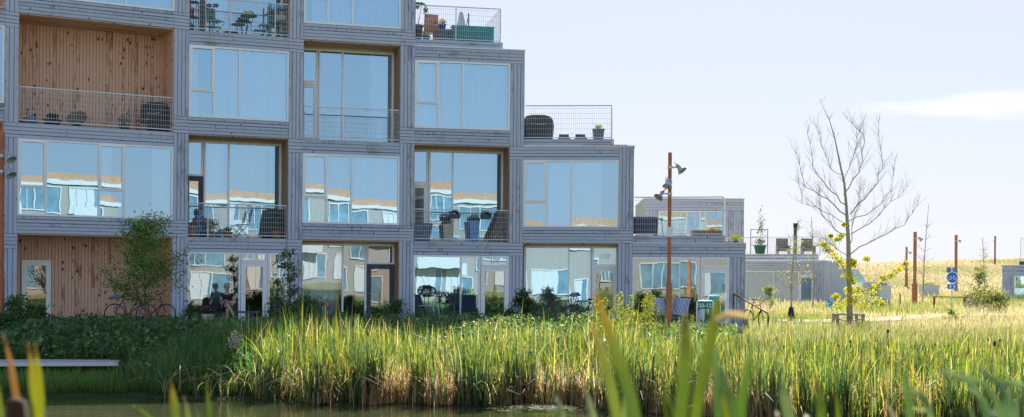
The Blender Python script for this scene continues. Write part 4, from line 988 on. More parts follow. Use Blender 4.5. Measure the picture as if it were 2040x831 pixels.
# roof things of the right-hand house
z = 3.45
ch = empty('chimney_pipe', G(1584, 86, 3.0), 'dark metal stove pipe rising above the low house roof terrace', 'chimney')
MB().lathe([(.12,0),(.12,2.3),(.15,2.31),(.15,2.6),(.1,2.62)], n=12).build('pipe', M['black'], ch)
for px, zt, lab in ((1560, .85, 'dark high backed chair on the low house roof terrace'),(1610, .8, 'brown high backed chair at the right end of the low house roof terrace')):
    o = empty('wicker_chair', G(px, 85.6, z), lab, 'chair', 'dark wicker chairs on the far roof terrace')
    MB().box(-.4,.4,-.3,.3,.2,.42).build('seat', M['bark'], o); MB().box(-.4,.4,.3,.4,.2,1.1).build('backrest', M['bark'], o)
    for x in (-.4,.4): MB().box(x-.05,x+.05,-.3,.3,0,.6).build('armrest', M['bark'], o)
o = pot('flower_pot', G(1514, 84.6, z), 'dark green pot with a climbing plant at the left end of the far terrace', .4, .55, 'green', ph=.5, pr=.4, n=120, ls=.12)
tl = empty('trellis', G(1513, 85.2, z), 'thin dark trellis with a sparse climber on the far roof terrace', 'trellis')
mb = MB(); [mb.bar((x,0,0),(x,0,1.7),.04) for x in (-.6,.55)]; [mb.bar((-.6,0,h),(.55,0,h),.04) for h in (.6,1.15,1.66)]; mb.build('frame', M['black'], tl)
leaves('climber', cloud(260, (.35,.1,1.5), (.1,0,1.9), .05), .12, pal(260, [(.12,.15,.08),(.08,.1,.06)]), M['leaf'], tl)

# ------------------------------------------------------------- the seated woman
def skin(name, verts, edges, radii, m, parent=None, root=0, sub=2):
    me = bpy.data.meshes.new(name); me.from_pydata(verts, edges, []); me.materials.append(m)
    o = bpy.data.objects.new(name, me); link(o, parent)
    sk = o.modifiers.new('skin', 'SKIN'); sk.use_smooth_shade = True
    for i, d in enumerate(me.skin_vertices[0].data):
        r_ = radii[i]; d.radius = r_ if isinstance(r_, tuple) else (r_, r_); d.use_root = (i == root)
    s = o.modifiers.new('sub', 'SUBSURF'); s.levels = sub; s.render_levels = sub
    return o
pc = L_(454, -1.1, .06)
pv, pe, pr = [], [], []
def jv(p, r_, con=None):
    pv.append(p); pr.append(r_)
    if con is not None: pe.append((con, len(pv)-1))
    return len(pv)-1
pel = jv((0,0,.55), (.15,.11)); wai = jv((0,-.03,.72), (.125,.095), pel); che = jv((0,-.08,.90), (.15,.10), wai); upc = jv((0,-.10,1.0), (.12,.085), che)
nk = jv((0,-.12,1.075), .048, upc); nk2 = jv((0,-.155,1.13), .046, nk); hd = jv((0,-.19,1.19), (.07,.075), nk2); hd2 = jv((0,-.20,1.26), (.075,.088), hd); hd3 = jv((0,-.19,1.33), (.05,.06), hd2)
for s in (-1, 1):
    sh1 = jv((s*.15,-.10,1.0), .055, upc); sh2 = jv((s*.19,-.10,.96), .052, sh1); el = jv((s*.235,-.12,.73), .040, sh2); fa = jv((s*.17,-.24,.73), .038, el); wr = jv((s*.07,-.34,.77), .025, fa)
    pm = jv((s*.035,-.39,.79), (.026,.016), wr)
    for k, (dx, dz, ln) in enumerate(((.0,.028,.05),(.0,.010,.056),(.0,-.008,.052),(.0,-.024,.042))):
        f1 = jv((s*(.02-.0), -.415, .795+dz), .0085, pm); f2 = jv((s*(.0-.0)-s*.006, -.42-ln*.3, .80+dz), .008, f1); jv((-s*.012, -.40-ln*.2, .812+dz), .007, f2)
    t1 = jv((s*.05,-.375,.815), .010, pm); jv((s*.022,-.385,.845), .009, t1)
# supporting leg and crossed leg
h1 = jv((.09,-.05,.53), .095, pel); k1 = jv((.11,-.28,.535), .085, h1); n1 = jv((.09,-.47,.52), .058, k1); c1 = jv((.085,-.46,.36), .056, n1); a1 = jv((.07,-.44,.12), .034, c1); f1 = jv((.07,-.47,.06), .036, a1); jv((.08,-.60,.035), .030, f1)
h2 = jv((-.09,-.05,.55), .095, pel); k2 = jv((.0,-.28,.64), .085, h2); n2 = jv((.10,-.49,.66), .060, k2); c2 = jv((.20,-.53,.52), .056, n2); a2 = jv((.32,-.57,.33), .034, c2); f2 = jv((.36,-.60,.28), .036, a2); jv((.47,-.66,.25), .030, f2)
per = skin('person', pv, pe, pr, M['skin']); per.location = pc
tag(per, 'seated woman in a black dress with short grey hair, legs crossed, looking at a phone', 'person')
skin('dress', [(0,0,.54),(0,-.03,.72),(0,-.08,.90),(0,-.10,1.0),(-.15,-.10,1.0),(-.2,-.105,.9),(.15,-.10,1.0),(.2,-.105,.9),(.09,-.12,.55),(.11,-.36,.53),(-.08,-.12,.57),(.02,-.36,.63)],
     [(0,1),(1,2),(2,3),(3,4),(4,5),(3,6),(6,7),(0,8),(8,9),(0,10),(10,11)], [(.19,.14),(.145,.115),(.168,.12),(.128,.095),.068,.066,.068,.066,.12,.108,.12,.108], M['dress'], per)
mb = MB(); mb.lathe([(.086,-.05),(.1,.0),(.101,.05),(.085,.1),(.045,.13),(.01,.135)], (0,-.175,1.235), 18, sy=1.15)
mb.v = [(x, y+(.03 if zz < 1.26 and y < -.2 else 0), zz+.006*math.sin(60*x)) for x, y, zz in mb.v]; mb.build('hair', M['hair'], per)
for s in (-1,1): MB().lathe([(.004,-.008),(.012,0),(.004,.008)], (s*.028,-.283,1.235), 8).build('eye', M['black'], per)
MB().lathe([(.004,-.014),(.014,-.01),(.008,.02)], (0,-.285,1.215), 8).build('nose', M['skin'], per); MB().box(-.022,.022,-.275,-.266,1.178,1.186).build('mouth', mat('lips', (.4,.12,.1), .5), per)
for (x, y, zz, rz) in ((.075,-.52,.04,0), (.40,-.62,.262,.95)):
    mb = MB(); mb.lathe([(.03,-.04),(.05,-.035),(.045,.0),(.03,.015)], n=12, sx=.8, sy=2.2); Rz = Matrix.Translation((x,y,zz)) @ Matrix.Rotation(rz, 4, 'Z'); mb.v = [tuple(Rz @ Vector(v)) for v in mb.v]; mb.build('shoe', M['black'], per)
ph = empty('phone', pc+Vector((0,-.41,.815)), 'dark phone held in both hands by the seated woman', 'phone'); MB().hexa([(-.035,-.03,-.03),(.035,-.03,-.03),(.035,.02,.035),(-.035,.02,.035),(-.035,-.036,-.024),(.035,-.036,-.024),(.035,.014,.041),(-.035,.014,.041)]).build('body', M['black'], ph)
# ------------------------------------------------------------- terrain
def sstep(a, b, x): t = np.clip((x-a)/(b-a), 0, 1); return t*t*(3-2*t)
def shore(x):   return 27.3-1.5*sstep(-9, -2, x)-4.3*sstep(.8, 6.5, x)+.22*np.sin(x*2.1)+.13*np.sin(x*5.3+1)
WZ = -.95
def tz(x, y):
    x = np.asarray(x, float); y = np.asarray(y, float); s = shore(x)
    rise = np.where(x < 4, 7.5, 5.5)
    z = -1.5+(.60)*sstep(s-2.5, s+.1, y)+.87*sstep(s-.1+np.where(x < -8.2, 3.0, 0), s+rise+np.where(x < -8.2, 1.2, 0), y)
    z = np.where(y < 14, -1.5+1.15*sstep(6, -1.0, y)*0+ (-.0), z)
    z = z+np.where(y < 12, 1.35*(1-sstep(1.0, 5.0, y)), 0)
    ridge = np.interp(x/np.maximum(y, 1), [-.6, .2, .27, .41, .6], [2.0, 3.5, 3.9, 4.9, 5.4])
    z = z+ridge*sstep(88, 175, y)-np.clip(y-190, 0, 3000)*.004
    z = z+np.where((y > 45) & (x > 6), .12*np.sin(x*.9+y*.31)*np.sin(y*.17+1), 0)*sstep(45, 60, y)
    return z
xs = np.unique(np.concatenate([np.linspace(-60, 90, 190), np.linspace(-900, 1100, 34)])); ys = np.unique(np.concatenate([np.linspace(-8, 60, 150), np.linspace(60, 220, 70), np.linspace(-300, -8, 20), np.linspace(220, 1800, 20)]))
X, Y_ = np.meshgrid(xs, ys); Z = tz(X, Y_); V = np.stack([X, Y_, Z], -1).reshape(-1, 3)
nx = len(xs); i = (np.arange(len(ys)-1)[:, None]*nx+np.arange(nx-1)[None, :]).ravel(); Fq = np.stack([i, i+1, i+nx+1, i+nx], 1)
def groundmat():
    m, nt, N, L, b = newmat('meadow_soil'); b.inputs['Roughness'].default_value = .95; b.inputs['Specular IOR Level'].default_value = .1
    tc = N.new('ShaderNodeTexCoord'); n1 = N.new('ShaderNodeTexNoise'); n1.inputs['Scale'].default_value = .16; n1.inputs['Detail'].default_value = 9; n1.inputs['Roughness'].default_value = .68
    L.new(tc.outputs['Object'], n1.inputs['Vector']); n2 = N.new('ShaderNodeTexNoise'); n2.inputs['Scale'].default_value = 1.7; n2.inputs['Detail'].default_value = 8; n2.inputs['Roughness'].default_value = .75; L.new(tc.outputs['Object'], n2.inputs['Vector'])
    sep = N.new('ShaderNodeSeparateXYZ'); L.new(tc.outputs['Object'], sep.inputs[0])
    cr = N.new('ShaderNodeValToRGB'); e = cr.color_ramp.elements; e[0].position = .3; e[0].color = (.16,.17,.05,1); e[1].position = .72; e[1].color = (.52,.42,.22,1); q = e.new(.5); q.color = (.34,.31,.13,1)
    ad = N.new('ShaderNodeMath'); ad.operation = 'MULTIPLY_ADD'; ad.inputs[1].default_value = .55; L.new(n1.outputs['Fac'], ad.inputs[0])
    m2 = N.new('ShaderNodeMath'); m2.operation = 'MULTIPLY'; m2.inputs[1].default_value = .48; L.new(n2.outputs['Fac'], m2.inputs[0]); L.new(m2.outputs[0], ad.inputs[2]); L.new(ad.outputs[0], cr.inputs['Fac'])
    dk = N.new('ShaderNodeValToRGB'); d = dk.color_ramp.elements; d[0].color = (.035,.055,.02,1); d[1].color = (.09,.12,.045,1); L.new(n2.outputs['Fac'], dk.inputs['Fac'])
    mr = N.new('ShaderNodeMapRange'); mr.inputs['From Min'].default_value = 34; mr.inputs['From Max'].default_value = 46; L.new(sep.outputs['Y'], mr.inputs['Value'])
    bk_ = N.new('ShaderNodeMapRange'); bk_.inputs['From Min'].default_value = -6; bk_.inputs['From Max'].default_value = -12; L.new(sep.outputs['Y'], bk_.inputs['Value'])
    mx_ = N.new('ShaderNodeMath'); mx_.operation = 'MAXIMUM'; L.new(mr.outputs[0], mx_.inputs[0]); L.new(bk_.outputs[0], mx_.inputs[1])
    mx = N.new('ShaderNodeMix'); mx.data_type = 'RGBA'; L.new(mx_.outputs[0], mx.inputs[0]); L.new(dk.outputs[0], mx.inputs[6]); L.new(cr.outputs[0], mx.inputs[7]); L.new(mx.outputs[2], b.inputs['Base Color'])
    bp = N.new('ShaderNodeBump'); bp.inputs['Strength'].default_value = 1; bp.inputs['Distance'].default_value = .35; L.new(n2.outputs['Fac'], bp.inputs['Height']); L.new(bp.outputs[0], b.inputs['Normal'])
    return m
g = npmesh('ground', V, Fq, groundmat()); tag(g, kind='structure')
# water
m, nt, N, L, b = newmat('pond_water'); b.inputs['Base Color'].default_value = (.05,.058,.025,1); b.inputs['Roughness'].default_value = .04; b.inputs['Specular IOR Level'].default_value = .6
tc = N.new('ShaderNodeTexCoord'); mp = N.new('ShaderNodeMapping'); mp.inputs['Scale'].default_value = (.8, 3.2, 1); n1 = N.new('ShaderNodeTexNoise'); n1.inputs['Scale'].default_value = 1.6; n1.inputs['Detail'].default_value = 4
L.new(tc.outputs['Object'], mp.inputs['Vector']); L.new(mp.outputs[0], n1.inputs['Vector']); bp = N.new('ShaderNodeBump'); bp.inputs['Strength'].default_value = .22; bp.inputs['Distance'].default_value = .04; L.new(n1.outputs['Fac'], bp.inputs['Height']); L.new(bp.outputs[0], b.inputs['Normal'])
wv = npmesh('water', np.array([[-60,1.5,WZ],[60,1.5,WZ],[60,29.5,WZ],[-60,29.5,WZ]], float), np.array([[0,1,2,3]]), m); tag(wv, kind='structure')
# paving strip along the facade and pale path
pvm = MB()
for sg in [OP[c] for c in COLS]+[PL[c] for c in COLS]: pvm.box(-.12, sg.L+.12, -2.0, -.03, -.3, .055+random.uniform(0,.003), sg.M)
for c in (0, 2, 4): pvm.box(.02, OP[c].L-.02, -.03, {0:1.49, 2:.74, 4:.49}[c], .051, .058, OP[c].M)
tag(part(pvm, 'paving', M['slab'], None), kind='structure')
pth = MB(); P0 = [(1560,50),(1650,50.5),(1760,53),(1900,58),(2150,66)]
pa_, pb_ = [], []
for px, y in P0: a = G(px, y, 0); pa_.append(Vector((a.x, y-1.6, 0))); pb_.append(Vector((a.x, y+1.6, 0)))
for i in range(len(P0)-1):
    q = [pa_[i], pa_[i+1], pb_[i+1], pb_[i]]
    pth.hexa([Vector((v.x, v.y, -.2)) for v in q]+[Vector((v.x, v.y, float(tz(v.x, v.y))+.09)) for v in q])
tag(pth.build('path', mat('pale_gravel', (.55,.50,.44), .95, noise=.1, nscale=30), None), kind='structure')
# boardwalk edge at the left
a = W(-60, 725, 31.0); b_ = W(236, 723, 31.6); bw = empty('boardwalk', ((a+b_)/2), 'low grey timber walkway edge on the shaded left bank', 'walkway')
S_ = Seg(Vector((a.x,a.y,0))-Vector((bw.location.x,bw.location.y,0)), Vector((b_.x,b_.y,0))-Vector((bw.location.x,bw.location.y,0)))
mb = MB(); [mb.box(i*.145,i*.145+.135,0,1.3,-.03,.02,S_.M) for i in range(int(S_.L/.145))]; mb.build('deck', M['slab'], bw)
MB().box(0,S_.L,-.04,-.002,-.07,.02,S_.M).build('edge_beam', M['flash'], bw)
for u in (.3, 1.4, 2.5, 3.5): MB().box(u,u+.1,.1,.2,-.6,-.03,S_.M).build('post', M['bark'], bw)

# ------------------------------------------------------------- vegetation
def scatter(n, x0, x1, y0, y1, f=None):
    out = np.zeros((0, 2))
    while len(out) < n:
        q = np.stack([rng.uniform(x0, x1, n), rng.uniform(y0, y1, n)], 1)
        if f is not None: q = q[f(q[:, 0], q[:, 1])]
        out = np.concatenate([out, q])
    q = out[:n]; return np.column_stack([q, tz(q[:, 0], q[:, 1])])
def lum(c, f): return c*f
M['reedw'] = leafmat('broad_reed_blade', .35, .28)
# cattail reeds: main bank
def reedmask(x, y):
    s = shore(x); u = x/y
    left = -.205+.03*np.sin(y*1.9)
    depth = 5.6+1.2*np.sin(x*.8)+(x > 6)*1.5
    return (y > s-.25) & (y < s+depth) & (u > left) & (u < .62)
n = 28500
P = scatter(n, -9, 20, 21, 36, reedmask)
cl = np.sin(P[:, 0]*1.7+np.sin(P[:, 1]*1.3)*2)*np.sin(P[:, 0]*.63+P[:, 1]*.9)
s = shore(P[:, 0]); dd = P[:, 1]-s
zt = np.interp(P[:, 0]/P[:, 1], [-.22,-.15,-.05,.05,.15,.2,.27,.42], [.52,.58,.46,.46,.52,.46,.34,.30])   # height of the tops
Hh = (zt-P[:, 2])*np.clip(rng.normal(.86, .15, n), .35, 1.22)+cl*.22+.10*np.sin(P[:, 0]*4.1+P[:, 1]*2.2)
shade_l = np.clip((-.16-P[:, 0]/P[:, 1])*14, 0, 1)
Hh *= np.where(rng.uniform(size=n) < .09, rng.uniform(1.15, 1.55, n), 1.0)
frt = dd < 1.6; Hh[frt] *= (.35+.65*rng.uniform(size=frt.sum())**.7)
kind = rng.uniform(size=n); dryp = .24+.16*((P[:, 0]/P[:, 1] > -.13) & (P[:, 0]/P[:, 1] < .09))-.08*(P[:, 0]/P[:, 1] > .17)
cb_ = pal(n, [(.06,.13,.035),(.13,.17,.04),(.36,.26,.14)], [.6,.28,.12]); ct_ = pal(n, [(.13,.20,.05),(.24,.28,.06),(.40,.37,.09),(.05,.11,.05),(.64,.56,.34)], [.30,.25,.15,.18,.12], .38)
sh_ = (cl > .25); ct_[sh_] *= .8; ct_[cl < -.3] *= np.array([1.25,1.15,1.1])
dm = kind < dryp; Hh[dm] *= rng.uniform(.4, .9, dm.sum()); cb_[dm] = pal(dm.sum(), [(.52,.36,.20),(.36,.21,.12)]); ct_[dm] = pal(dm.sum(), [(.76,.63,.44),(.62,.43,.27)])
bend = np.abs(rng.normal(.15, .16, n)); bend[dm] *= 1.8; bend[rng.uniform(size=n) < .09] = rng.uniform(.6, 1.1)
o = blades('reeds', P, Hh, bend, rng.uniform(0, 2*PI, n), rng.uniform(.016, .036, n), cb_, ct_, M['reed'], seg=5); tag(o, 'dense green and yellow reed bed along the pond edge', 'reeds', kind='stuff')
n = 5200
P = scatter(n, -9, 16, 22, 36, reedmask); zt = np.interp(P[:, 0]/P[:, 1], [-.22,-.15,-.05,.05,.15,.2,.27,.42], [.56,.66,.52,.50,.56,.50,.38,.34])
cl = np.sin(P[:, 0]*1.7+np.sin(P[:, 1]*1.3)*2)*np.sin(P[:, 0]*.63+P[:, 1]*.9)
k = 1500; P[:k] = scatter(k, -8, 13, 20, 29, lambda x, y: (y > shore(x)-.3) & (y < shore(x)+.8) & (x/y > -.2) & (x/y < .45) & (np.sin(x*2.3+2)+np.sin(x*5.9) > .1)); zt[:k] *= .8
o = blades('cattail_leaves', P, (zt-P[:, 2])*np.clip(rng.normal(.9, .16, n), .4, 1.25)+cl*.12, np.abs(rng.normal(.16, .16, n)), rng.uniform(0, 2*PI, n), rng.uniform(.035, .06, n), pal(n, [(.03,.07,.03),(.06,.10,.03)]), pal(n, [(.06,.13,.07),(.15,.24,.07),(.40,.42,.07),(.38,.44,.30)], [.35,.3,.2,.15]), M['reedw'], seg=5); tag(o, 'broad blue green cattail leaves through the reed bed', 'reeds', kind='stuff')  # palest tip tone paints a whitish glint into some blades
# dry straw at the waterline
n = 8000
P = scatter(n, -6.5, 12, 22, 29.5, lambda x, y: (y > shore(x)-.35) & (y < shore(x)+1.6) & (x/y > -.19) & (x/y < .4) & (np.sin(x*1.9)+np.sin(x*4.7+1)+np.random.normal(0, .7, len(x)) > .2))
o = blades('dead_straw', P, rng.uniform(.15, .95, n), np.abs(rng.normal(.35, .4, n)), rng.uniform(0, 2*PI, n), rng.uniform(.012, .024, n), pal(n, [(.50,.30,.17),(.34,.19,.10),(.62,.44,.29)]), pal(n, [(.80,.62,.42),(.66,.42,.26)]), M['dry']); tag(o, 'brown dead reed straw at the foot of the reed bed', 'dead reeds', kind='stuff')
# broken blades hanging over the water line
n = 420; P = scatter(n, -7.5, 11, 22, 29.5, lambda x, y: (y > shore(x)-.5) & (y < shore(x)+.3) & (x/y < .3)); P[:, 2] = WZ+rng.uniform(.0, .25, n)
o = blades('fallen_reed_blades', P, rng.uniform(.5, 1.2, n), rng.uniform(.9, 1.6, n), rng.uniform(0, 2*PI, n), rng.uniform(.015, .025, n), pal(n, [(.35,.28,.15),(.18,.20,.07)]), pal(n, [(.5,.42,.25),(.25,.27,.1)]), M['dry']); tag(o, 'bent pale reed blades fallen over the waterline', 'dead reeds', kind='stuff')
# floating bright blades
n = 260; c0 = W(1075, 806, 24.9); P = np.column_stack([rng.normal(c0.x, .42, n), rng.normal(24.9, .22, n), np.full(n, WZ+.015)+rng.uniform(0,.05,n)])
az = rng.normal(0, .5, n)+np.where(rng.uniform(size=n) < .5, PI, 0); H = rng.uniform(.25, .6, n)
Vv = []; 
d = np.stack([np.cos(az)*H, np.sin(az)*H*.6, rng.uniform(-.01,.05,n)], 1); w = np.stack([-np.sin(az)*.012, np.cos(az)*.012, np.zeros(n)], 1)
Vv = np.stack([P-w, P+w, P+d+w*.2, P+d-w*.2], 1).reshape(-1, 3)
o = npmesh('floating_grass', Vv, np.arange(4*n).reshape(-1, 4), M['reed'], np.repeat(pal(n, [(.16,.30,.04),(.25,.36,.06),(.08,.16,.03)]), 4, 0)); tag(o, 'bright green floating blades in front of the reeds', 'water plants', kind='stuff')
# sedge and grass on the left bank
n = 16000
P = scatter(n, -13.5, -4.5, 26.8, 33, lambda x, y: (y > shore(x)-.1) & (y < shore(x)+4.6) & (x/y < -.17) & ~((y > 30.2) & (x/y < -.305)))
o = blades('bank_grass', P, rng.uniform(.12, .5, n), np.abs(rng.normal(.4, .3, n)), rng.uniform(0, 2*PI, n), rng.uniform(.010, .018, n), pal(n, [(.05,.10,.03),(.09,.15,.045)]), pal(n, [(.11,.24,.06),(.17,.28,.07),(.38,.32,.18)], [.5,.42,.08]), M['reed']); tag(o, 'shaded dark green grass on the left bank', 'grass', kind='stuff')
n = 9000
P = scatter(n, -17, -7.5, 32.4, 36.5, lambda x, y: (x/y < -.25))
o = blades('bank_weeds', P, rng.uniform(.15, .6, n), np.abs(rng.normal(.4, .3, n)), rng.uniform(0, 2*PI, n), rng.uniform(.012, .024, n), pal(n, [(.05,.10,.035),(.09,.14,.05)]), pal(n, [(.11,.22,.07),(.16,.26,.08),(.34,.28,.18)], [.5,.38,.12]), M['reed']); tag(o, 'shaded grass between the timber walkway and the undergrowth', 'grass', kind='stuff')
n = 2600; P = scatter(n, -16, -6.5, 32.6, 37, lambda x, y: (x/y < -.19)); P[:, 2] += rng.uniform(.15, .5, n)
o = leaves('broad_weeds', P, .17, pal(n, [(.09,.19,.07),(.14,.27,.10),(.07,.13,.07)]), M['leaf'], flat=.6, asp=.8); tag(o, 'broad leaved weeds on the shaded left bank', 'weeds', kind='stuff')
n = 2400
P = scatter(n, -9.2, -5.0, 27, 31.5, lambda x, y: (x/y > -.31+.02*np.sin(y*3)) & (x/y < -.17) & (y > shore(x)-.1))
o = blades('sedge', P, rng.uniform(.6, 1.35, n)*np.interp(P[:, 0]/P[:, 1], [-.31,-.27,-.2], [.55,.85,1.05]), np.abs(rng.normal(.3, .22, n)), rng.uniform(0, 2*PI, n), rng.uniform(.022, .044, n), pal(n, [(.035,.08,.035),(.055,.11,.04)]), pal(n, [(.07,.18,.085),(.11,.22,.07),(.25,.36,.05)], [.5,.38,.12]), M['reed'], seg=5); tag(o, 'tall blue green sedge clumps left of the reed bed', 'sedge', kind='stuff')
# leafy undergrowth along the building
n = 60000
def um(x, y):
    yy = np.interp(x, [-16,-10,-4,0,8], [38,40.5,42.2,42.9,42.4]); return (y > shore(x)+4.2) & (y < yy-1.35) & (x/y < .18) & ~((y < 32.6) & (x/y < -.305))
P = scatter(n, -19, 8.5, 30, 42.5, um); clp = .5+.5*np.sin(P[:, 0]*2.3+P[:, 1])*np.sin(P[:, 1]*1.9-P[:, 0]*.7)
P[:, 2] += rng.uniform(0, 1, n)**.6*(.16+.42*clp)*np.interp(P[:, 0]/P[:, 1], [-.42,-.3,-.25,-.235,-.205,-.19,0,.06,.075], [1.25,1.0,.75,.4,.4,1.1,1.25,1.5,.8])
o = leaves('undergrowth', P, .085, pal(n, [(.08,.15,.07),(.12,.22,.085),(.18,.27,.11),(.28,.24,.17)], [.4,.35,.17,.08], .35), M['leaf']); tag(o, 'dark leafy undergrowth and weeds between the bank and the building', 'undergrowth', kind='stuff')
n = 900; P = scatter(n, -9.8, -6.5, 35, 41, lambda x, y: (x/y > -.24) & (x/y < -.18)); P[:, 2] += rng.uniform(.1, .38, n)
o = leaves('small_flowers', P, .05, pal(n, [(.5,.45,.58),(.6,.55,.6)], j=.1), M['petal'], asp=.9); tag(o, 'tiny pale lilac flowers in the weeds before the bench', 'flowers', kind='stuff')
# dry meadow on the right
n = 60000
def mm(x, y):
    u = x/y; return (u > .185) & (u < .6) & (y > shore(x)+6) & ~((y > 48.2) & (y < 52.5) & (u > .21) & (u < .31) & (np.random.rand(len(x)) < .85))
q = []
P = scatter(n, 5, 52, 29, 110, lambda x, y: mm(x, y) & (np.random.rand(len(x)) < (42/np.maximum(y, 30))**1.5))
ys_ = P[:, 1]; gr_ = (.5+.5*np.sin(P[:, 0]*.35+1.3)*np.sin(ys_*.21+.5)) > .58
H = rng.uniform(.3, .85, n)*np.interp(ys_, [30, 38, 60, 110], [.8, .55, .75, .9]); cb_ = pal(n, [(.34,.30,.12),(.22,.22,.08)]); ct_ = pal(n, [(.58,.50,.33),(.50,.44,.30),(.43,.42,.21)])
ct_[gr_] = pal(gr_.sum(), [(.34,.38,.08),(.26,.32,.07)]); cb_[gr_] = pal(gr_.sum(), [(.14,.18,.05)])
near = ys_ < 41; k = near.sum(); ct_[near] = pal(k, [(.40,.42,.14),(.25,.32,.08),(.55,.48,.24)]); cb_[near] = pal(k, [(.12,.15,.04)])
o = blades('meadow_grass', P, H, np.abs(rng.normal(.3, .25, n)), rng.uniform(0, 2*PI, n), rng.uniform(.010, .022, n)*np.interp(ys_, [30, 110], [1, 2.6]), cb_, ct_, M['dry'], seg=3); tag(o, 'pale yellow dry meadow grass on the right', 'meadow grass', kind='stuff')
n = 42000
P = scatter(n, 22, 100, 105, 185, lambda x, y: (x/y > .2) & (x/y < .48)); cg = (np.sin(P[:, 0]*.22)*np.sin(P[:, 1]*.15+P[:, 0]*.05)+rng.normal(0, .22, n)) > .3
ct_ = pal(n, [(.62,.53,.36),(.56,.47,.32),(.50,.41,.27)], j=.1); ct_[cg] = pal(cg.sum(), [(.36,.36,.18),(.28,.30,.14)], j=.1)
o = blades('hill_grass', P, rng.uniform(.1, .45, n), np.abs(rng.normal(.6, .4, n)), rng.uniform(0, 2*PI, n), rng.uniform(.03, .08, n), ct_*.85, ct_, M['dry'], seg=2); tag(o, 'dry tan grass and scrub covering the low ridge', 'hill grass', kind='stuff')

# leafy shrubs and small trees
def limb(mb, a, d, L, r, n=4, curl=.12, up=.0):
    p = Vector(a); d = Vector(d).normalized(); path = [p.copy()]; rad = [r]
    for i in range(n):
        d = (d+Vector((random.uniform(-1,1), random.uniform(-1,1), random.uniform(-.6,1)))*curl+Vector((0,0,up))).normalized(); p = p+d*(L/n); path.append(p.copy()); rad.append(r*(1-(i+1)/n*.75))
    mb.tube(path, rad, 5 if r > .01 else 3, cap=False); return path
def shrub(name, loc, label, cat, h, r, nl, cols=GREENS, trunk=.03, stem_h=.25, ls=.07, group=None, lean=0, spread=1.0, z0f=.15):
    o = empty(name, loc, label, cat, group); mb = MB(); tips = []
    tr = limb(mb, (0,0,-.1), (lean,0,1), h*.9, trunk, 7, .05)
    for i in range(int(10+h*6)):
        k = random.uniform(z0f, 1); b = tr[min(7, max(1, int(k*7)))]; a = random.uniform(0, 2*PI)
        Lb = r*random.uniform(.6, 1.15)*(1-.75*max(0, k-.35)/.65)**.8
        pth_ = limb(mb, b, (math.cos(a)*spread, math.sin(a)*spread, random.uniform(.25,.8)), Lb, trunk*.35, 4, .15)
        for q in pth_[1:]: tips.append((q, .5+.5*Lb/r))
        for _ in range(2):
            p2 = limb(mb, pth_[2], (random.uniform(-1,1), random.uniform(-1,1), random.uniform(0,.8)), Lb*.55, trunk*.15, 3, .2); tips += [(q, .6) for q in p2[1:]]
    tips += [(tr[-1], .6), (tr[-2], .6)]
    mb.build('trunk', M['bark'], o)
    T = np.array([list(t[0]) for t in tips]); idx = rng.integers(0, len(T), nl)
    P = T[idx]+rng.normal(0, .085*max(.7, r), (nl, 3))
    leaves('crown', P, ls, pal(nl, cols, j=.3), M['leaf'], o); return o
def at(px, Y): g_ = G(px, Y, 0); return Vector((g_.x, g_.y, float(tz(g_.x, Y))))
DG = [(.06,.13,.05),(.09,.18,.06),(.14,.22,.07),(.05,.09,.04)]
shrub('small_tree', at(289, 35.5), 'small bushy green tree standing before the left wooden recess', 'tree', 3.85, 1.6, 6000, [(.10,.20,.05),(.15,.26,.06),(.21,.30,.065)], .05, ls=.08, z0f=.25)
shrub('small_tree', at(575, 37.5), 'slender tall sapling with sparse leaves beside the glass door', 'tree', 3.1, .6, 1000, DG, .03, ls=.085)
shrub('bush', at(600, 38.5), 'wide dark bush at the foot of the slender sapling', 'bush', 1.25, .95, 3200, DG, .03, ls=.08, z0f=.1, spread=1.6)
shrub('bush', at(552, 39), 'thin sprawling shrub with curved twigs before the open glass door', 'bush', 2.0, .5, 700, DG, .02, ls=.08)
shrub('bush', at(672, 39.5), 'low dark bush below the mirrored lamp post glazing', 'bush', .7, .7, 1300, DG, .02, ls=.07, z0f=.1, spread=1.5)
shrub('bush', at(795, 39.5), 'shrub in front of the timber pillar left of the topiary', 'bush', 1.15, .6, 1500, DG, .02, ls=.07, z0f=.1)
shrub('bush', at(760, 40.5), 'low bush before the dark recessed door', 'bush', .75, .6, 1000, DG, .02, ls=.07, z0f=.1)
shrub('bush', at(1043, 38.5), 'upright dense bush between the white door and the leaning bicycles', 'bush', 1.55, .62, 2400, [(.04,.08,.03),(.06,.11,.03),(.10,.15,.04)], .03, ls=.07, z0f=.1)
shrub('bush', at(1012, 39.2), 'low bush directly below the timber pillar right of the white door', 'bush', .9, .55, 1100, DG, .02, ls=.07, z0f=.1)
shrub('bush', at(1279, 40.8), 'dark green bush left of the orange lamp post before brown curtains', 'bush', 1.55, .45, 1600, DG, .02, ls=.07, z0f=.2)
shrub('bush', at(1240, 40.8), 'small bush at the pillar beside the door marked 130', 'bush', 1.0, .35, 600, DG, .02, ls=.06)
shrub('bush', at(377, 38.5), 'small shrub beside the corner of the big window, left of the bench', 'bush', 1.1, .45, 800, DG, .02, ls=.075, z0f=.1)
shrub('bush', at(30, 35.5), 'dark bush at the foot of the left lamp post', 'bush', 1.25, .8, 1900, DG, .02, ls=.08, z0f=.1, spread=1.3)
shrub('bush', at(80, 36.5), 'low weedy shrub below the narrow door marked 26', 'bush', .95, .7, 1100, DG, .02, ls=.08, z0f=.1, spread=1.3)
shrub('bush', at(1535, 62), 'pale grey green shrub beside the corner of the lowest block', 'bush', 1.9, .6, 900, [(.2,.25,.13),(.28,.32,.18)], .02, ls=.09)
shrub('bush', at(1945, 66), 'pale flowering scrub rising beside the right-hand flat house', 'bush', 3.0, 1.0, 1500, [(.24,.26,.12),(.34,.34,.18),(.16,.2,.08)], .03, ls=.11)
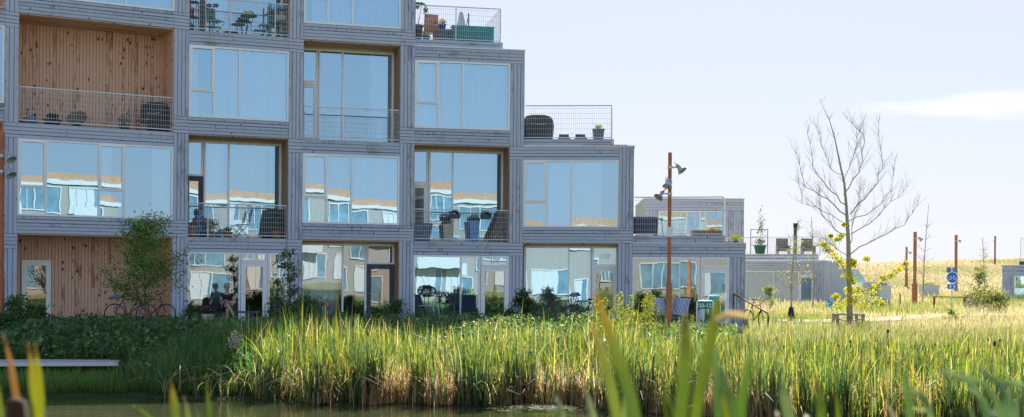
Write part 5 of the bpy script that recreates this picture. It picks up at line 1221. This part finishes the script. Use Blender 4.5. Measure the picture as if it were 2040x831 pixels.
shrub('bush', at(1990, 64), 'wide dry green shrub in the meadow before the flat house', 'bush', 1.1, 1.4, 2200, [(.16,.2,.07),(.26,.28,.10)], .03, ls=.1, z0f=.1, spread=1.8)
shrub('bush', at(1895, 50), 'low green weed clump beneath the cycle sign', 'bush', .75, .5, 500, [(.16,.24,.05),(.25,.3,.08)], .02, ls=.09, z0f=.1, spread=1.4)
# leafy willowherb stalks
st_ = empty('leafy_stalk', at(1190, 33), 'sunlit yellow green leafy stalk, one of the row rising above the reeds', 'plant', 'leafy stalks above the reeds')
mb = MB(); mb.tube([(0,0,0),(.02,0,.6),(-.01,0,1.15)], [.009,.007,.004], 5); mb.build('stem', M['leaf'] if False else M['barkl'], st_)
n = 230; t = rng.uniform(.15, 1, n); a = rng.uniform(0, 2*PI, n); r_ = .13*(1.15-t)+.03
P = np.stack([np.cos(a)*r_*rng.uniform(.3, 1.1, n), np.sin(a)*r_*rng.uniform(.3, 1.1, n), t*1.18], 1); leaves('foliage', P, .07, pal(n, [(.32,.34,.05),(.42,.42,.08),(.20,.26,.05)], j=.2), M['leaf'], st_, asp=.4)
pxs = [1182,1205,1222,1236,1249,1262,1275,1288,1301,1313,1196,1214,1243,1268,1256,1282,1228,1292,1324,1343,1361,1379,1190]
for i, px in enumerate(pxs):
    y = random.uniform(30.5, 33.5); ht = random.uniform(.72, 1.18) if px < 1315 else random.uniform(.5, .72)
    if i == 0: st_.location = at(px, y); st_.scale = (1,1,ht); continue
    place(st_, at(px, y), random.uniform(0, 6), ht)
# flowering weed on the left bank
o = empty('flowering_weed', at(468, 28.6), 'pale pink flowering weed lit by the sun at the reed edge', 'plant')
mb = MB(); [limb(mb, (0,0,0), (random.uniform(-.35,.35), random.uniform(-.3,.3), 1), random.uniform(.7,1.15), .008, 5, .08) for _ in range(14)]; mb.build('stem', M['bark'], o)
leaves('foliage', cloud(500, (.3,.25,.4), (0,0,.5), .2), .07, pal(500, [(.06,.12,.03),(.12,.18,.05)]), M['leaf'], o); leaves('flowers', cloud(420, (.2,.17,.36), (.02,-.05,.82), .1), .045, pal(420, [(.68,.55,.50),(.72,.66,.58),(.6,.42,.42)], j=.1), M['petal'], o, asp=.9)
# cattails: stem with a brown seed head
ct0 = empty('cattail', (0,0,0), 'slim cattail with a dark brown seed head standing in the reed bed', 'cattail', 'brown cattail heads in the reed bed')
MB().tube([(0,0,0),(.01,0,.7),(.0,0,1.25),(0,0,1.62)], [.006,.006,.005,.002], 5).build('stem', M['leafstem'] if 'leafstem' in M else M.setdefault('leafstem', mat('stem_green', (.16,.18,.06), .7)), ct0)
MB().lathe([(.003,0),(.013,.012),(.015,.05),(.015,.15),(.012,.185),(.003,.20)], (0,0,1.28), 8).build('seed_head', M['cattail'] if 'cattail' in M else M.setdefault('cattail', mat('cattail_brown', (.055,.022,.012), .9)), ct0)
heads = [(690,670),(752,680),(676,712),(700,712),(745,722),(868,690),(851,690),(924,672),(965,675),(1028,700),(1052,705),(1062,705),(1102,703),(1117,678),(1149,680),(1669,688),(1725,690),(1721,700),(1693,680),(1717,722),(1740,728),(1770,660),(1866,686),(1864,705),(1892,688),(1908,703),(1914,700),(1898,712),(1979,685),(1968,676),(1996,678),(1992,720),(2012,722),(1850,700),(1630,715),(1560,690)]
for i, (px, py) in enumerate(heads):
    y = random.uniform(26.6, 29.5) if px < 1200 else random.uniform(24.5, 28)
    p = W(px, py, y); g0 = float(tz(p.x, y)); sc = (p.z-g0)/1.38
    c = ct0 if i == 0 else copy_tree(ct0); c.location = (p.x, y, g0); c.scale = (1.7, 1.7, sc); c.rotation_euler = (random.uniform(-.06,.06), random.uniform(-.1,.1), random.uniform(0, 6))

# the big half bare tree
YB = 45.0; base = at(1692, YB); bt = empty('half_bare_tree', base, 'tall nearly leafless tree with yellow leaves on its lower branches', 'tree')
def wp_(px, py, dy=0): return W(px, py, YB+dy)-base
mb = MB()
trunk = [wp_(1694, 658), wp_(1692, 600), wp_(1691, 540), wp_(1690, 480), wp_(1686, 411), wp_(1682, 365), wp_(1675, 334), wp_(1663, 276), wp_(1652, 238), wp_(1636, 205)]
mb.tube(trunk, [.12,.10,.088,.072,.052,.04,.032,.02,.012,.006], 10)
limbs = [([(1686,411),(1655,380),(1621,334),(1609,267)],.5,.034),([(1688,430),(1648,396),(1605,372),(1588,309)],-.6,.034),([(1682,388),(1709,345),(1717,322),(1721,268),(1690,238)],.3,.032),
 ([(1692,426),(1721,399),(1748,361),(1759,326),(1750,249)],-.4,.038),([(1694,467),(1732,446),(1775,403),(1806,372)],.7,.03),([(1694,505),(1748,472),(1800,448),(1827,411)],-.3,.032),
 ([(1690,472),(1663,457),(1636,426),(1634,384)],-.9,.028),([(1692,492),(1700,440),(1712,400),(1716,370)],.9,.025),([(1678,350),(1655,335),(1640,300),(1628,255)],.4,.02),([(1690,450),(1640,420),(1600,405),(1590,345)],1.0,.024),
 ([(1680,360),(1700,320),(1706,290),(1715,250)],-.8,.02),([(1692,440),(1740,420),(1775,380),(1782,322)],.9,.026),([(1692,585),(1740,575),(1770,553),(1801,524)],-.5,.035),([(1691,512),(1668,498),(1650,482),(1636,486)],.2,.02),([(1692,605),(1668,600),(1655,590),(1640,585)],-.2,.018),([(1691,545),(1672,520),(1655,500),(1642,488)],-.7,.022),([(1691,550),(1725,548),(1760,552),(1790,540)],.6,.02)]
def tw(p, d, L, r, lv):
    pt_ = limb(mb, p, d, L, r, 5, .10, .045)
    if lv > 0:
        for i in range(1, 6):
            if random.random() < .75:
                dd_ = (pt_[i]-pt_[i-1]).normalized(); side = Vector((random.uniform(-1,1), random.uniform(-1,1), random.uniform(-.1,.7)))
                tw(pt_[i], dd_*.9+side*.75, L*random.uniform(.35,.55), max(.0035, r*.5), lv-1)
for path, dy, r0 in limbs:
    pts_ = [wp_(x, y, dy*(i/(len(path)-1))*1.6) for i, (x, y) in enumerate(path)]
    fine = []
    for a, b in zip(pts_, pts_[1:]):
        for k in range(3): fine.append(a.lerp(b, k/3)+Vector((random.uniform(-.045,.045), random.uniform(-.05,.05), random.uniform(-.045,.045))))
    fine.append(pts_[-1]); nf = len(fine)
    mb.tube(fine, [max(.0045, .72*r0*(1-i/nf*.88)) for i in range(nf)], 6, cap=False)
    low = path[0][1] > 520
    for i in range(2, nf):
        for _ in range(1 if low else 3):
            dd_ = (fine[i]-fine[i-1]).normalized(); side = Vector((random.uniform(-1,1), random.uniform(-1,1), random.uniform(0,.9)))
            tw(fine[i], dd_*.8+side*.7, random.uniform(.4,.85)*(.5 if low else 1)*(1-.35*i/nf), .006, 1)
for i in range(5, 10):
    for _ in range(3): tw(trunk[i], (random.uniform(-1,1), random.uniform(-.8,.8), .8), random.uniform(.3,.7)*(1.3-i*.1), .006, 1)
mb.build('trunk', M['barkl'], bt)
sp = [(1640,488,.16),(1650,497,.17),(1661,508,.2),(1672,520,.22),(1686,530,.22),(1700,527,.16),(1690,548,.2),(1698,560,.16),(1760,556,.2),(1775,548,.16),(1790,537,.2),(1803,525,.12),(1745,572,.2),(1735,582,.2),(1715,590,.25),(1700,600,.22),(1680,603,.25),(1672,608,.2),(1720,607,.2),(1742,598,.2),(1757,605,.14),(1683,447,.1),(1676,470,.12),(1668,476,.12),(1727,516,.12),(1693,580,.18),(1655,470,.08),(1664,590,.15),(1700,520,.12),(1710,575,.2)]
PP = np.concatenate([cloud(105, (r_*1.35, r_*1.5, r_*.9), tuple(wp_(px, py, random.uniform(-.5,.5))), .05) for px, py, r_ in sp])
leaves('crown', PP, .095, pal(len(PP), [(.56,.52,.06),(.40,.44,.05),(.62,.52,.08),(.20,.30,.05)], [.35,.3,.2,.15], .15), M['leaf'], bt)
# bare sapling left of it and the thin one behind
def bare(px, Y, top_py, label, r0, nl, cols, spread=.9, nb=26, k0=.25, fromz=None):
    b0_ = at(px, Y); H = W(px, top_py, Y).z-b0_.z; o = empty('bare_sapling', b0_, label, 'tree'); mb = MB(); tr = limb(mb, (0,0,-.05), (0,0,1), H, r0, 9, .03); tips = []
    for i in range(nb):
        k = random.uniform(k0, .97); b = tr[int(k*9)]; a = random.uniform(0, 2*PI); p_ = limb(mb, b, (math.cos(a), math.sin(a), random.uniform(.3,1.0)), spread*random.uniform(.5,1.1)*(1.15-k), r0*.25, 5, .12, .06); tips += p_[2:]
        for _ in range(2): p2 = limb(mb, p_[3], (random.uniform(-1,1), random.uniform(-1,1), random.uniform(0,1)), spread*.35, .005, 3, .15); tips += p2[1:]
    mb.build('trunk', M['barkl'], o); T = np.array([list(t) for t in tips]); P = T[rng.integers(0, len(T), nl)]+rng.normal(0, .05, (nl, 3)); P = P[P[:, 2] < H*.8]
    leaves('crown', P, .08, pal(len(P), cols), M['leaf'], o); return o
o = bare(1576, 50, 435, 'thin sapling with few yellow leaves left of the tall bare tree', .05, 420, [(.35,.33,.08),(.25,.27,.08)], 1.5, 34, .35)
MB().lathe([(.17,0),(.14,.3),(.09,.62),(.06,.64)], n=10).build('bark_guard', M['blackf'], o)
bare(1838, 80, 405, 'faint leafless sapling behind the lamp post in the meadow', .05, 20, [(.3,.3,.1)], 1.6, 20, .4)
bare(1620, 70, 430, 'bare young tree between the low house and the tall bare tree', .05, 60, [(.4,.36,.1)], 2.2, 30, .25)
bare(1962, 92, 470, 'wispy sapling with small leaves on the meadow slope, right of the cycle sign', .05, 320, [(.2,.24,.12),(.3,.32,.16)], 1.6, 22, .3)

# ------------------------------------------------------------- foreground reeds, out of focus
FB = {}
def fleaf(parent, pts, D, w, c0, c1, tipw=.1, name='leaf', root=True):
    """pts: pixel path from below to the tip, D: distance, w: width in metres"""
    P3 = [W(x, y, D+i*.03) for i, (x, y) in enumerate(pts)]
    lo = P3[0]+(P3[0]-P3[1]).normalized()*1.0 if P3[0].z < P3[1].z else P3[0]
    lo = Vector((P3[0].x+(P3[0].x-P3[1].x)*.5, P3[0].y+.0, P3[0].z-.9)); P3 = ([lo] if root else [])+P3
    fine = []
    for i in range(len(P3)-1):
        for k in range(4): fine.append(P3[i].lerp(P3[i+1], k/4))
    fine.append(P3[-1]); n = len(fine); V = []; C = []
    for i, p in enumerate(fine):
        t = i/(n-1); ww = w*(1 if t < .55 else max(tipw, 1-((t-.55)/.45)**1.8))*.5
        d = (fine[min(i+1, n-1)]-fine[max(i-1, 0)]).normalized(); s_ = d.cross(Vector((0,1,0))).normalized(); s_ = (s_+Vector((0,.35,0))).normalized()
        tw_ = Vector((0,.006,0))
        V += [p-s_*ww, p+tw_, p+s_*ww]; c = np.array(c0)*(1-t**5)+np.array(c1)*t**5; C += [c*.6]*3
    Fq = np.array([(3*i+a, 3*i+a+1, 3*i+a+4, 3*i+a+3) for i in range(n-1) for a in (0, 1)])
    V = np.array([list(v) for v in V])-np.array(parent.location)
    return npmesh(name, V, Fq, M['reed'], np.array(C), parent)
def fplant(px, D, label): p = W(px, 831, D); return empty('foreground_reed', (p.x, D, -1.1), label, 'reed plant', 'blurred reeds close to the viewer')
GR, YG, PG, BR, OR = (.07,.15,.03), (.30,.33,.02), (.22,.33,.18), (.28,.15,.07), (.55,.25,.06)
o = fplant(40, 2.1, 'blurred brown stalk with a seed head at the lower left corner')
fleaf(o, [(38,860),(32,790),(20,720),(5,665)], 2.1, .016, (.25,.13,.06), (.45,.28,.15)); pz = W(35, 815, 2.08)
mb = MB(); a_ = W(33, 860, 2.06)-o.location; b_ = W(32, 800, 2.06)-o.location; mb.tube([a_, a_.lerp(b_, .2), b_, b_+Vector((0,0,.006))], [.012,.016,.016,.005], 10); mb.build('seed_head', M['cattail'], o)
o = fplant(70, 2.0, 'blurred pair of orange tipped yellow leaves at the lower left')
fleaf(o, [(70,860),(66,790),(62,730),(54,682)], 2.0, .016, YG, OR); fleaf(o, [(78,870),(80,800),(76,740),(68,682)], 2.02, .018, (.28,.32,.02), (.45,.28,.08)); fleaf(o, [(2,860),(-4,790),(-10,740)], 2.0, .014, (.2,.25,.02), YG)
o = fplant(350, 2.3, 'blurred short leaves rising from the bottom edge, left of the middle')
fleaf(o, [(352,880),(350,830),(345,795),(339,758)], 2.3, .022, (.16,.25,.03), (.5,.2,.06)); fleaf(o, [(330,870),(310,845),(285,822),(264,808)], 2.3, .011, GR, YG); fleaf(o, [(378,880),(374,830),(366,790)], 2.3, .014, (.15,.25,.08), (.5,.4,.3)); fleaf(o, [(418,880),(416,820),(411,752)], 2.4, .010, GR, YG)
o = fplant(1220, 1.9, 'large blurred leaf with an orange tip crossing the reed bed right of centre')
fleaf(o, [(1272,880),(1258,800),(1238,730),(1210,650),(1185,582)], 1.9, .021, (.10,.18,.04), (.50,.26,.06), .25); fleaf(o, [(1240,880),(1215,760),(1195,690),(1178,640)], 1.95, .018, (.16,.22,.05), (.55,.35,.18))
o = fplant(1380, 1.8, 'tall blurred yellow leaf that bends to a pale folded tip, the brightest foreground leaf')
fleaf(o, [(1352,890),(1360,790),(1366,700),(1366,650),(1362,622)], 1.8, .019, (.12,.20,.03), (.5,.36,.14), .3); fleaf(o, [(1378,890),(1392,790),(1408,720),(1420,650),(1432,600),(1442,584)], 1.85, .017, (.15,.22,.03), (.5,.42,.03), .3); fleaf(o, [(1428,640),(1450,626),(1475,628),(1500,634)], 1.84, .011, (.75,.55,.36), (.85,.68,.52), .5, root=False)
o = fplant(1450, 2.0, 'blurred blue green leaf fan right of the tallest yellow foreground leaf')
fleaf(o, [(1438,890),(1430,800),(1426,730),(1424,655)], 2.0, .016, (.08,.16,.05), (.3,.42,.28)); fleaf(o, [(1478,890),(1458,800),(1442,755),(1436,720)], 2.0, .016, (.08,.16,.05), (.3,.42,.28)); fleaf(o, [(1470,890),(1478,800),(1490,730),(1504,664)], 2.05, .016, (.11,.22,.03), (.28,.36,.2)); fleaf(o, [(1350,890),(1340,840),(1328,790),(1318,745)], 2.0, .013, (.12,.2,.03), (.1,.2,.06)); fleaf(o, [(1352,890),(1336,840),(1326,800),(1322,772)], 2.0, .014, (.3,.34,.02), YG); fleaf(o, [(1448,890),(1446,830),(1440,782)], 2.0, .013, YG, YG)
o = fplant(1560, 2.1, 'blurred pale leaf standing alone beneath the sapling, near the bottom edge')
fleaf(o, [(1578,890),(1572,830),(1560,780),(1551,748)], 2.1, .019, (.2,.3,.16), PG); fleaf(o, [(1550,880),(1548,830),(1546,815)], 2.1, .010, (.4,.2,.03), OR)
o = fplant(1635, 2.2, 'blurred green leaf with a tan tip near the bottom, below the big tree')
fleaf(o, [(1640,890),(1636,820),(1632,780),(1626,748)], 2.2, .017, (.12,.22,.03), (.4,.3,.12)); fleaf(o, [(1672,890),(1670,830),(1666,785)], 2.3, .010, (.2,.28,.03), YG); fleaf(o, [(1620,880),(1610,835),(1602,822)], 2.2, .013, GR, YG)
o = fplant(1130, 2.3, 'blurred pale leaf tips at the bottom edge right of the floating blades')
fleaf(o, [(1128,890),(1120,830),(1112,800),(1106,782)], 2.3, .013, (.25,.32,.2), (.35,.42,.3)); fleaf(o, [(1190,890),(1182,830),(1172,795),(1162,772)], 2.3, .013, (.3,.36,.24), (.4,.46,.34)); fleaf(o, [(1240,890),(1244,830),(1242,775)], 2.3, .010, (.25,.34,.15), PG); fleaf(o, [(1020,880),(1018,840),(1014,818)], 2.3, .012, (.5,.38,.25), (.5,.38,.25))
o = fplant(1840, 2.4, 'blurred leaf bent over to the left in the lower right area')
fleaf(o, [(1822,890),(1812,820),(1806,760),(1804,720)], 2.4, .014, (.12,.22,.08), PG); fleaf(o, [(1866,890),(1850,810),(1835,785),(1810,778),(1780,778)], 2.4, .012, (.16,.26,.14), (.35,.45,.32)); fleaf(o, [(1790,880),(1780,830),(1762,800)], 2.4, .013, (.4,.34,.3), (.5,.44,.4)); fleaf(o, [(1880,890),(1850,820),(1820,814),(1795,822)], 2.5, .010, (.3,.38,.25), PG)
o = fplant(1980, 2.2, 'dense blurred blue green leaf clump in the lower right corner')
for q in ([(1990,890),(1960,800),(1930,760),(1890,742),(1866,738)], [(2000,890),(1985,800),(1960,765),(1925,750),(1903,735)], [(2030,890),(2005,800),(1990,765),(1965,745),(1942,722)], [(2000,890),(2002,800),(2000,765)], [(2022,890),(2026,810),(2034,770)], [(1975,890),(1965,830),(1950,790),(1915,765)], [(2010,890),(2012,800),(2010,750)], [(1950,890),(1940,840),(1930,805)], [(2048,890),(2046,800),(2040,760)], [(1995,770),(2010,762),(2045,768)], [(1992,890),(1980,830),(1972,812)]):
    fleaf(o, q, random.uniform(2.1, 2.4), .012, (.12,.22,.12), (.36,.48,.36), root=(q[0][1] > 800))

# ------------------------------------------------------------- sky, sun, camera
AZ, EL = R(9), R(37.5)
SC.world = bpy.data.worlds.new('World'); w = SC.world; w.use_nodes = True; N = w.node_tree.nodes; L = w.node_tree.links; bgn = N['Background']
sk = N.new('ShaderNodeTexSky'); sk.sky_type = 'NISHITA'; sk.sun_disc = False; sk.sun_elevation = EL; sk.sun_rotation = AZ; sk.altitude = 0; sk.air_density = 1.0; sk.dust_density = .3; sk.ozone_density = 3.0
tc = N.new('ShaderNodeTexCoord'); sub = N.new('ShaderNodeVectorMath'); sub.operation = 'SUBTRACT'
cdir = Vector((.375, 1, .139)).normalized(); sub.inputs[1].default_value = cdir; L.new(tc.outputs['Generated'], sub.inputs[0])
mp = N.new('ShaderNodeMapping'); mp.vector_type = 'POINT'; mp.inputs['Scale'].default_value = (11, 11, 58); L.new(sub.outputs[0], mp.inputs['Vector'])
ln = N.new('ShaderNodeVectorMath'); ln.operation = 'LENGTH'; L.new(mp.outputs[0], ln.inputs[0])
nz = N.new('ShaderNodeTexNoise'); nz.inputs['Scale'].default_value = 1; nz.inputs['Detail'].default_value = 8; nz.inputs['Roughness'].default_value = .6
mp2 = N.new('ShaderNodeMapping'); mp2.inputs['Scale'].default_value = (9, 9, 75); mp2.inputs['Rotation'].default_value = (0, .25, 0); L.new(tc.outputs['Generated'], mp2.inputs['Vector']); L.new(mp2.outputs[0], nz.inputs['Vector'])
ma = N.new('ShaderNodeMath'); ma.operation = 'MULTIPLY_ADD'; ma.inputs[1].default_value = 2.2; L.new(nz.outputs['Fac'], ma.inputs[0]); mi = N.new('ShaderNodeMath'); mi.operation = 'SUBTRACT'; L.new(ma.outputs[0], mi.inputs[0]); L.new(ln.outputs['Value'], mi.inputs[1]); ma.inputs[2].default_value = -.28
cr = N.new('ShaderNodeValToRGB'); cr.color_ramp.elements[0].position = 0; cr.color_ramp.elements[1].position = .9; L.new(mi.outputs[0], cr.inputs['Fac'])
mx = N.new('ShaderNodeMix'); mx.data_type = 'RGBA'; mu = N.new('ShaderNodeMath'); mu.operation = 'MULTIPLY'; mu.inputs[1].default_value = 1.0; L.new(cr.outputs[0], mu.inputs[0]); L.new(mu.outputs[0], mx.inputs[0]); L.new(sk.outputs[0], mx.inputs[6]); mx.inputs[7].default_value = (2.1,2.1,2.1,1)
lm1 = N.new('ShaderNodeVectorMath'); lm1.operation = 'MULTIPLY_ADD'; lm1.inputs[1].default_value = (1/2.1,1/2.15,1/2.45); lm1.inputs[2].default_value = (1,1,1)
lm2 = N.new('ShaderNodeVectorMath'); lm2.operation = 'DIVIDE'
L.new(sk.outputs[0], lm1.inputs[0]); L.new(sk.outputs[0], lm2.inputs[0]); L.new(lm1.outputs[0], lm2.inputs[1]); L.new(lm2.outputs[0], mx.inputs[6])
L.new(mx.outputs[2], bgn.inputs['Color']); bgn.inputs['Strength'].default_value = .15
sl = bpy.data.lights.new('sun', 'SUN'); sl.energy = 3.6; sl.angle = R(.5); sl.color = (1,.93,.84); so = bpy.data.objects.new('sun', sl); link(so)
sd = Vector((math.sin(AZ)*math.cos(EL), math.cos(AZ)*math.cos(EL), math.sin(EL))); so.rotation_euler = sd.to_track_quat('Z', 'Y').to_euler()
cam = bpy.data.cameras.new('camera'); co = bpy.data.objects.new('camera', cam); link(co); SC.camera = co
cam.sensor_width = 36; cam.lens = 36*F/2040; cam.clip_end = 5000; cam.clip_start = .1
cam.shift_y = (HY-415.5)/2040; cam.shift_x = 0
co.matrix_world = Matrix.Translation((0,0,CZ)) @ Matrix.Rotation(R(90), 4, 'X') @ Matrix.Rotation(RO, 4, 'Z')
cam.dof.use_dof = True; cam.dof.focus_distance = 38; cam.dof.aperture_fstop = 4.0
SC.view_settings.view_transform = 'Standard'; SC.view_settings.look = 'None'; SC.view_settings.exposure = 1.82; SC.view_settings.gamma = 1
SC.cycles.max_bounces = 7; SC.cycles.transparent_max_bounces = 12; SC.cycles.use_denoising = True
